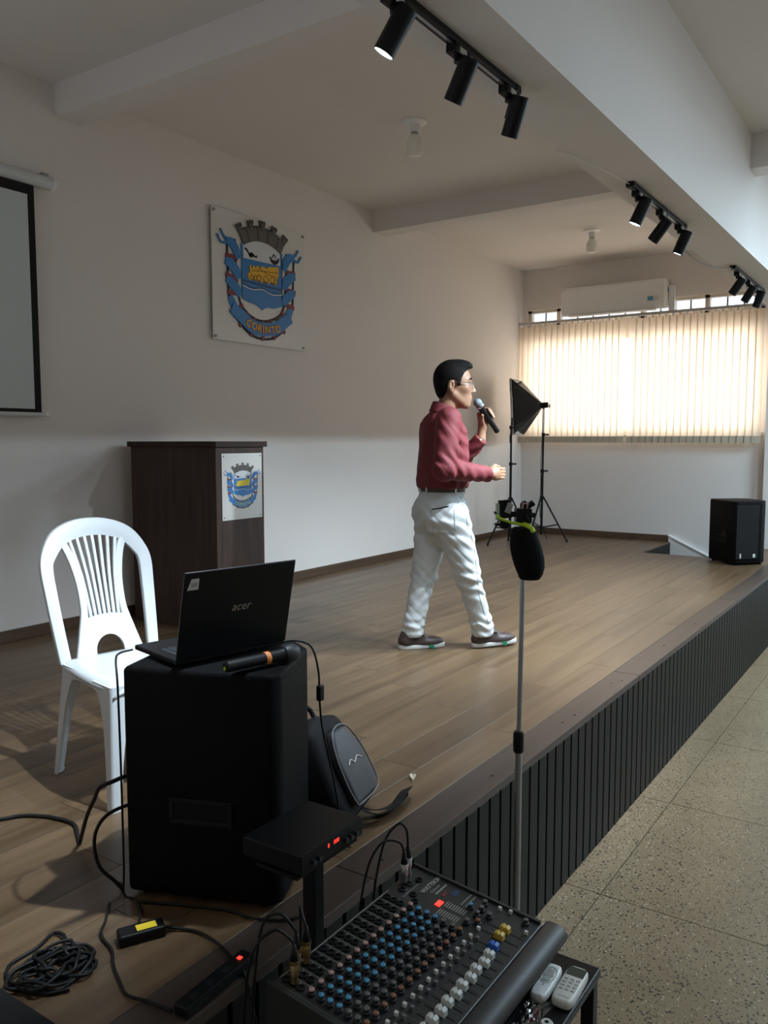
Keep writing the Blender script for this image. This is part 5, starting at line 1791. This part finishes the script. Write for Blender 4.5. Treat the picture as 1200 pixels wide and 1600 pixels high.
# face details
def hv(*q): return Vector(hd(*q))
for s_ in (-1, 1):
    e = MB().lathe([(.0001, .0085), (.004, .0075), (.0075, .004), (.0085, 0), (.0001, -.002)][::-1], c=hv(.1565, s_*.031, 1.526), axis=hv(1, s_*.2, 1.526)-hv(0, 0, 1.526), n=12).build('eye', 'eyew', bo, smooth=True)
    MB().lathe([(.0042, .0), (.0001, .0012)], c=hv(.1640, s_*.0325, 1.526), axis=hv(1, s_*.2, 1.526)-hv(0, 0, 1.526), n=10).build('iris', 'black', bo)
    MB().tube([hv(.1680, s_*.012, 1.548), hv(.1665, s_*.030, 1.554), hv(.152, s_*.050, 1.547)], [.004, .0055, .003], 6).build('eyebrow', 'hair', bo, smooth=True)
for s_ in (-1, 1):
    MB().tube([hv(.1655, s_*.020, 1.529), hv(.1665, s_*.032, 1.5315), hv(.155, s_*.047, 1.527)], .0024, 6).build('eyelashes', 'hair', bo, smooth=True)
MB().tube([hv(.150, -.029, 1.4405), hv(.1665, -.018, 1.4418), hv(.1745, 0, 1.4425), hv(.1665, .018, 1.4418), hv(.150, .029, 1.4405)], .0022, 6).build('mouth_line', 'lip', bo, smooth=True)
MB().tube([hv(.166, -.018, 1.4352), hv(.1722, 0, 1.4345), hv(.166, .018, 1.4352)], .0042, 6).build('lower_lip', 'lip', bo, smooth=True)
# small goatee under the lip
MB().lathe([(.0001, .005), (.008, .004), (.011, 0), (.0001, -.002)], c=hv(.1640, 0, 1.422), axis=hv(1, 0, 0)-hv(0, 0, 0), n=10).build('chin_beard', 'hair', bo, smooth=True)

# hair
hair = Field()
hair.add(s_hell((.064, 0, 1.557), (.110, .087, .106)), .01)
hair.add(s_hell((.120, .0, 1.618), (.056, .062, .042), .25), .02)
hair.add(s_hell((.148, -.01, 1.626), (.026, .045, .018), .3), .02)
hair.add(s_hell((.010, 0, 1.51), (.046, .066, .075)), .02)
hb_h = np.array([-.08, -.02, .012, .026, .034, .080, .084, .103, .107, .125, .150, .20])
hb_z = np.array([1.425, 1.432, 1.450, 1.49, 1.540, 1.548, 1.512, 1.512, 1.552, 1.585, 1.608, 1.618])
def hair_cut(P, d):
    q = headP(P)
    zb_ = np.interp(q[:, 0], hb_h, hb_z)
    d = np.maximum(d, (zb_-q[:, 2])*.8)
    return d
hair.fn(hair_cut)
sdf_obj('hair', hair, .004, 'hair', man)

# glasses
gl = bpy.data.objects.new('glasses', None); gl.empty_display_size = .02
link(gl, man)
for s_ in (-1, 1):
    ring = [hv(.180-.012*abs(math.cos(a))*(.5+.5*math.cos(a)*1), s_*(.033+.024*math.cos(a)), 1.520+.017*math.sin(a)) for a in np.linspace(0, 2*math.pi, 17)]
    MB().tube(ring, .0011, 6, step=2).build('lens_rim', 'k_grey', gl, smooth=True)
    vv = [hv(.180-.012*abs(math.cos(a))*(.5+.5*math.cos(a)), s_*(.033+.023*math.cos(a)), 1.520+.016*math.sin(a)) for a in np.linspace(0, 2*math.pi, 17)[:-1]]
    mesh_obj('lens', vv, [tuple(range(16))], 'glass', gl)
    MB().tube([hv(.170, s_*.058, 1.527), hv(.150, s_*.073, 1.528), hv(.09, s_*.0805, 1.530), hv(.045, s_*.080, 1.532)], .0013, 6).build('temple', 'k_grey', gl, smooth=True)
MB().tube([hv(.181, -.010, 1.524), hv(.186, 0, 1.528), hv(.181, .010, 1.524)], .0012, 6).build('bridge', 'grey_metal', gl, smooth=True)

# shirt
sh = Field()
sh.add(s_loft([(.928, -.005, 0, .126, .152), (.945, -.005, 0, .140, .166), (.985, .0, 0, .146, .174), (1.06, .005, 0, .143, .175), (1.16, .006, 0, .137, .178), (1.25, .0, 0, .126, .182), (1.30, -.008, 0, .110, .170), (1.335, -.010, 0, .088, .135), (1.362, -.004, 0, .072, .092), (1.376, 0, 0, .066, .074)]), .01)
sh.add(s_rc(shR, elR, .073, .064), .035).add(s_rc(elR, (.165, -.192, 1.021), .064, .044), .02)
sh.add(s_rc((.155, -.194, 1.021), (.196, -.183, 1.018), .041, .040), .004)
sh.add(s_rc(shL, elL, .066, .060), .035).add(s_rc(elL, (.282, .142, 1.185), .060, .045), .02)
sh.add(s_rc((.272, .155, 1.170), (.300, .120, 1.213), .047, .043), .004)
wob = lambda P, a, b, c, p: np.sin(P[:, 0]*a+P[:, 1]*b+P[:, 2]*c+p)
def folds(P, d):
    z = P[:, 2]
    low = np.clip((1.08-z)/.12, 0, 1)
    nearR = np.exp(-((P[:, 0]-elR[0]-.03)**2+(P[:, 1]-elR[1])**2+(z-elR[2]-.03)**2)/.012)
    nearS = np.exp(-((P[:, 0]-.0)**2*1.2+(P[:, 1]+.16)**2+(z-1.22)**2)/.02)
    nearL = np.exp(-((P[:, 0]-.25)**2+(P[:, 1]-.19)**2+(z-1.13)**2)/.012)
    d = d+.0055*nearR*wob(P, 95, 20, 60, .3+.6*np.sin(P[:, 2]*40))
    d = d+.0048*nearS*wob(P, 62, -35, 85, .8*np.sin(P[:, 0]*30))
    d = d+.0055*nearL*wob(P, 60, 40, -95, 1.0)
    d = d+.0050*low*wob(P, 70, 48, 14, 1.5*np.sin(z*30))
    d = d+.0022*wob(P, 24, 31, 18, .7*np.sin(P[:, 0]*18))
    d = d+.0020*np.clip(wob(P, 70, -55, 48, 1.6*np.sin(z*26+P[:, 0]*20)), -.2, 1)*(P[:, 1] < .05)
    # hem and cuff openings are cut flat
    d = np.maximum(d, .930+.004*np.sin(P[:, 0]*40+P[:, 1]*25)-z)
    c1 = (P[:, 0]-.206)*.97+(P[:, 1]+.18)*.16
    d = np.where((P[:, 0] > .12) & (P[:, 1] < -.05), np.maximum(d, c1), d)
    ax3 = np.array(wrL)-np.array(elL); ax3 = ax3/np.linalg.norm(ax3)
    c2 = (P-np.array((.305, .116, 1.219)))@ax3
    d = np.where((P[:, 0] > .22) & (P[:, 1] > .0), np.maximum(d, c2), d)
    return d
sh.fn(folds)
sho = sdf_obj('shirt', sh, .005, 'shirt', man)
# collar: stand plus folded leaf
def collar_ring(r0, r1, z0, z1, th, name, tilt):
    v, f = [], []
    n = 40
    for i in range(n+1):
        a = math.radians(-168+336*i/n)+math.pi
        for (rr, zz) in ((r0, z0), (r1, z1), (r1-th, z1), (r0-th, z0)):
            dz = tilt*math.cos(a)
            v.append((.010+rr*1.02*math.cos(a), rr*.92*math.sin(a), zz+dz))
    for i in range(n):
        for k in range(4):
            f.append((4*i+k, 4*i+(k+1) % 4, 4*i+4+(k+1) % 4, 4*i+4+k))
    f += [(0, 1, 2, 3), (4*n+3, 4*n+2, 4*n+1, 4*n)]
    MB().add(v, f).build(name, 'shirt', sho, smooth=True, angle=.8)
collar_ring(.070, .066, 1.355, 1.405, .005, 'collar_stand', -.022)
collar_ring(.088, .068, 1.352, 1.402, .005, 'collar_leaf', -.022)
for (a, b, c) in ((.262, .122, 1.200), (.284, .098, 1.222)):
    MB().lathe([(.006, 0), (.006, .002)], c=(a, b-.012, c-.012), axis=(-.34, -.94, 0), n=10).build('cuff_button', 'sticker', sho)

# jeans
je = Field()
je.add(s_loft([(.70, -.01, 0, .115, .165), (.76, -.012, 0, .128, .172), (.82, -.012, 0, .135, .172), (.88, -.008, 0, .128, .162), (.925, -.006, 0, .120, .152)]), .02)
je.add(s_ell((-.065, -.075, .795), (.088, .082, .095)), .03).add(s_ell((-.068, .075, .795), (.085, .082, .095)), .03)
je.add(s_rc((.012, -.085, .77), knR, .112, .076), .03).add(s_rc(knR, (.222, -.057, .155), .074, .060), .02)
je.add(s_rc((-.012, .085, .77), knL, .110, .074), .03).add(s_rc(knL, (-.148, .066, .155), .072, .058), .02)
je.add(s_rc((.222, -.057, .155), (.234, -.056, .098), .064, .066), .02)
je.add(s_rc((-.148, .066, .155), (-.152, .065, .102), .061, .062), .02)
def jfold(P, d):
    z = P[:, 2]
    kR = np.exp(-((z-.40)**2)/.010)*(P[:, 0] > .0)
    kL = np.exp(-((z-.37)**2)/.012)*(P[:, 0] <= .02)
    an = np.exp(-((z-.15)**2)/.0035)
    cr = np.exp(-((z-.70)**2)/.008)
    d = d+.0050*kR*wob(P, 45, 10, 105, 1.2*np.sin(P[:, 0]*25))
    d = d+.0042*kL*wob(P, -60, 22, 85, 1.3*np.sin(P[:, 0]*22))
    d = d+.0042*an*wob(P, 45, 35, 120, 2.6*np.sin(P[:, 0]*28+P[:, 1]*40))
    d = d+.0045*cr*wob(P, 38, 30, 90, 1.2*np.sin(P[:, 1]*30))
    d = d+.0022*wob(P, 30, 22, 26, .9*np.sin(z*14))
    d = d+.0022*np.clip(wob(P, 58, -40, 75, 1.8*np.sin(z*20+P[:, 0]*25)), -.2, 1)
    d = np.maximum(d, .070-z-.10*np.abs(P[:, 0]-.235)*(P[:, 0] > .05)*0)
    return np.maximum(d, z-.930)
je.fn(jfold)
jo = sdf_obj('jeans', je, .005, 'jeans', man)
def dsurf(field, p, d):
    """march from p along d to the garment surface"""
    p, d = np.array(p, float), np.array(d, float); d /= np.linalg.norm(d)
    q = p.copy()
    for _ in range(60):
        q = q+d*min(.02, max(.0008, float(field(q[None])[0])*.7))
        if field(q[None])[0] < .0008: break
    return Vector(q)
# back pocket, seam, fly details projected on the surface
ER, VW = np.array((.94, -.34, 0)), np.array((-.34, -.94, 0))
def onj(px, py):
    """garment surface point seen from the hall side, given in centimetre-like drawing units"""
    p = ER*((px-690)/269)+VW*.5+np.array((0, 0, (1013-py)/269))
    return dsurf(je, p, -VW)
def line(pts, n=6):
    out = []
    for i in range(len(pts)-1):
        for k in range(n):
            t = k/n
            out.append(onj(pts[i][0]*(1-t)+pts[i+1][0]*t, pts[i][1]*(1-t)+pts[i+1][1]*t))
    out.append(onj(*pts[-1]))
    return out
MB().tube(line([(670, 793), (675, 823), (692, 832), (706, 822), (704, 788)]), .0016, 5, smooth=False).build('pocket_seam', 'stitch', jo, smooth=True)
MB().tube(line([(671, 791), (683, 789), (696, 786)]), .0035, 6, smooth=False).build('pocket_opening', 'black', jo, smooth=True)
MB().tube(line([(716, 772), (721, 800), (737, 850), (742, 890), (746, 925), (755, 955), (763, 972)], 8), .0016, 5, smooth=False).build('side_seam', 'stitch', jo, smooth=True)
MB().tube(line([(714, 773), (722, 777), (727, 784)]), .0016, 5, smooth=False).build('front_pocket_edge', 'stitch', jo, smooth=True)

# belt and loops
v, f = [], []
n = 48
for i in range(n):
    a = 2*math.pi*i/n
    for (k_, zz) in ((.004, .918), (.006, .92), (.006, .948), (.004, .950), (-.006, .948), (-.006, .92)):
        v.append((-.006+(.122+k_)*math.cos(a), (.153+k_)*math.sin(a), zz))
for i in range(n):
    for k in range(6):
        f.append((6*i+k, 6*i+(k+1) % 6, 6*((i+1) % n)+(k+1) % 6, 6*((i+1) % n)+k))
belt = MB().add(v, f).build('belt', 'belt', man, smooth=True, angle=.8)
for a in (-2.75, -1.45, -.75, .8, 2.4, 3.1):
    c = Vector((-.006+.130*math.cos(a), .161*math.sin(a), .932))
    MB().box(c, (.004, .013, .046), Matrix.Rotation(math.atan2(math.sin(a)*.13, math.cos(a)*.16), 3, 'Z')).build('belt_loop', 'jeans', belt, bevel=.001)

# shoes
def shoe(ax_, ay_, ang, pitch_, lift, heel):
    r = bpy.data.objects.new('shoe', None); r.empty_display_size = .03
    link(r, man)
    r.location = (ax_, ay_, lift)
    r.rotation_euler = (0, pitch_, ang)
    F = Field()
    x0 = -heel
    F.add(s_rc((x0+.040, 0, .050), (x0+.045, 0, .078), .040, .036), .01)
    F.add(s_ell((x0+.085, 0, .045), (.085, .040, .046)), .02)
    F.add(s_ell((x0+.185, 0, .030), (.090, .047, .036)), .03)
    F.add(s_rc((x0+.06, 0, .085), (x0+.13, 0, .072), .034, .030), .02)
    F.fn(lambda P, d: np.maximum(d, .022-P[:, 2]))
    F.cut(s_rc((x0+.052, 0, .10), (x0+.062, 0, .16), .030, .03), .006)
    up_ = sdf_obj('upper', F, .004, 'shoe', r)
    poly = []
    for k in range(40):
        a = 2*math.pi*k/40
        c, s2 = math.cos(a), math.sin(a)
        w_ = .040+.010*max(0, c)
        poly.append((x0+.138+.143*math.copysign(abs(c)**.8, c), w_*math.copysign(abs(s2)**.75, s2), 0))
    so_ = MB().prism(poly, None, (0, 0, .026)).build('sole', 'sole', r, bevel=.004, seg=2, smooth=True, angle=.8)
    MB().box((x0+.185, -.0500, .013), (.028, .002, .020), Matrix.Rotation(.5, 3, 'Y')).build('green_tag', 'green', so_)
    MB().tube([(x0+.10, -.03, .10), (x0+.14, -.034, .075), (x0+.16, 0, .078), (x0+.14, .034, .075), (x0+.10, .03, .10)], .003, 6).build('opening_seam', 'black', up_, smooth=True)
    return r
shoe(-.155, .065, math.radians(-3), 0.0, 0.0, .085)
shoe(.240, -.055, math.radians(-2), -.05, 0.0075, .068)
for (a, b, c) in ((-.155, .065, .062), (.240, -.055, .070)):
    MB().lathe([(.041, 0), (.044, .02), (.042, .06)], c=(a, b, c), n=16).build('sock', 'sock', man, smooth=True)

# microphone in the hand
Rz = Matrix.Rotation(HEAD, 3, 'Z')
Wm = lambda q: Vector((4.113, 1.125, S))+Rz @ Vector(q)
mic = thing('microphone', 'black handheld microphone with grey grille held by the man', 'microphone', tuple(Wm(mB)))
dm = (Wm(mA)-Wm(mB)).normalized()
Lm = (Wm(mA)-Wm(mB)).length
MB().lathe([(.013, 0), (.0165, .003), (.0165, .028), (.0150, .032), (.0165, .036), (.0175, .12), (.0185, Lm-.075), (.0225, Lm-.035), (.0235, Lm-.028)], axis=dm, n=22).build('handle', 'black_s', mic, smooth=True, angle=.6)
MB().lathe([(.0245, Lm-.034), (.0262, Lm-.031), (.0262, Lm-.024), (.0245, Lm-.021)], axis=dm, n=24).build('collar', 'chrome', mic, smooth=True, angle=.6)
MB().lathe([(.0245, Lm-.022)]+[(.0255*math.cos(a), Lm-.004+.0255*math.sin(a)) for a in np.linspace(-.65, 1.5, 12)], axis=dm, n=24).build('grille', 'grille', mic, smooth=True)
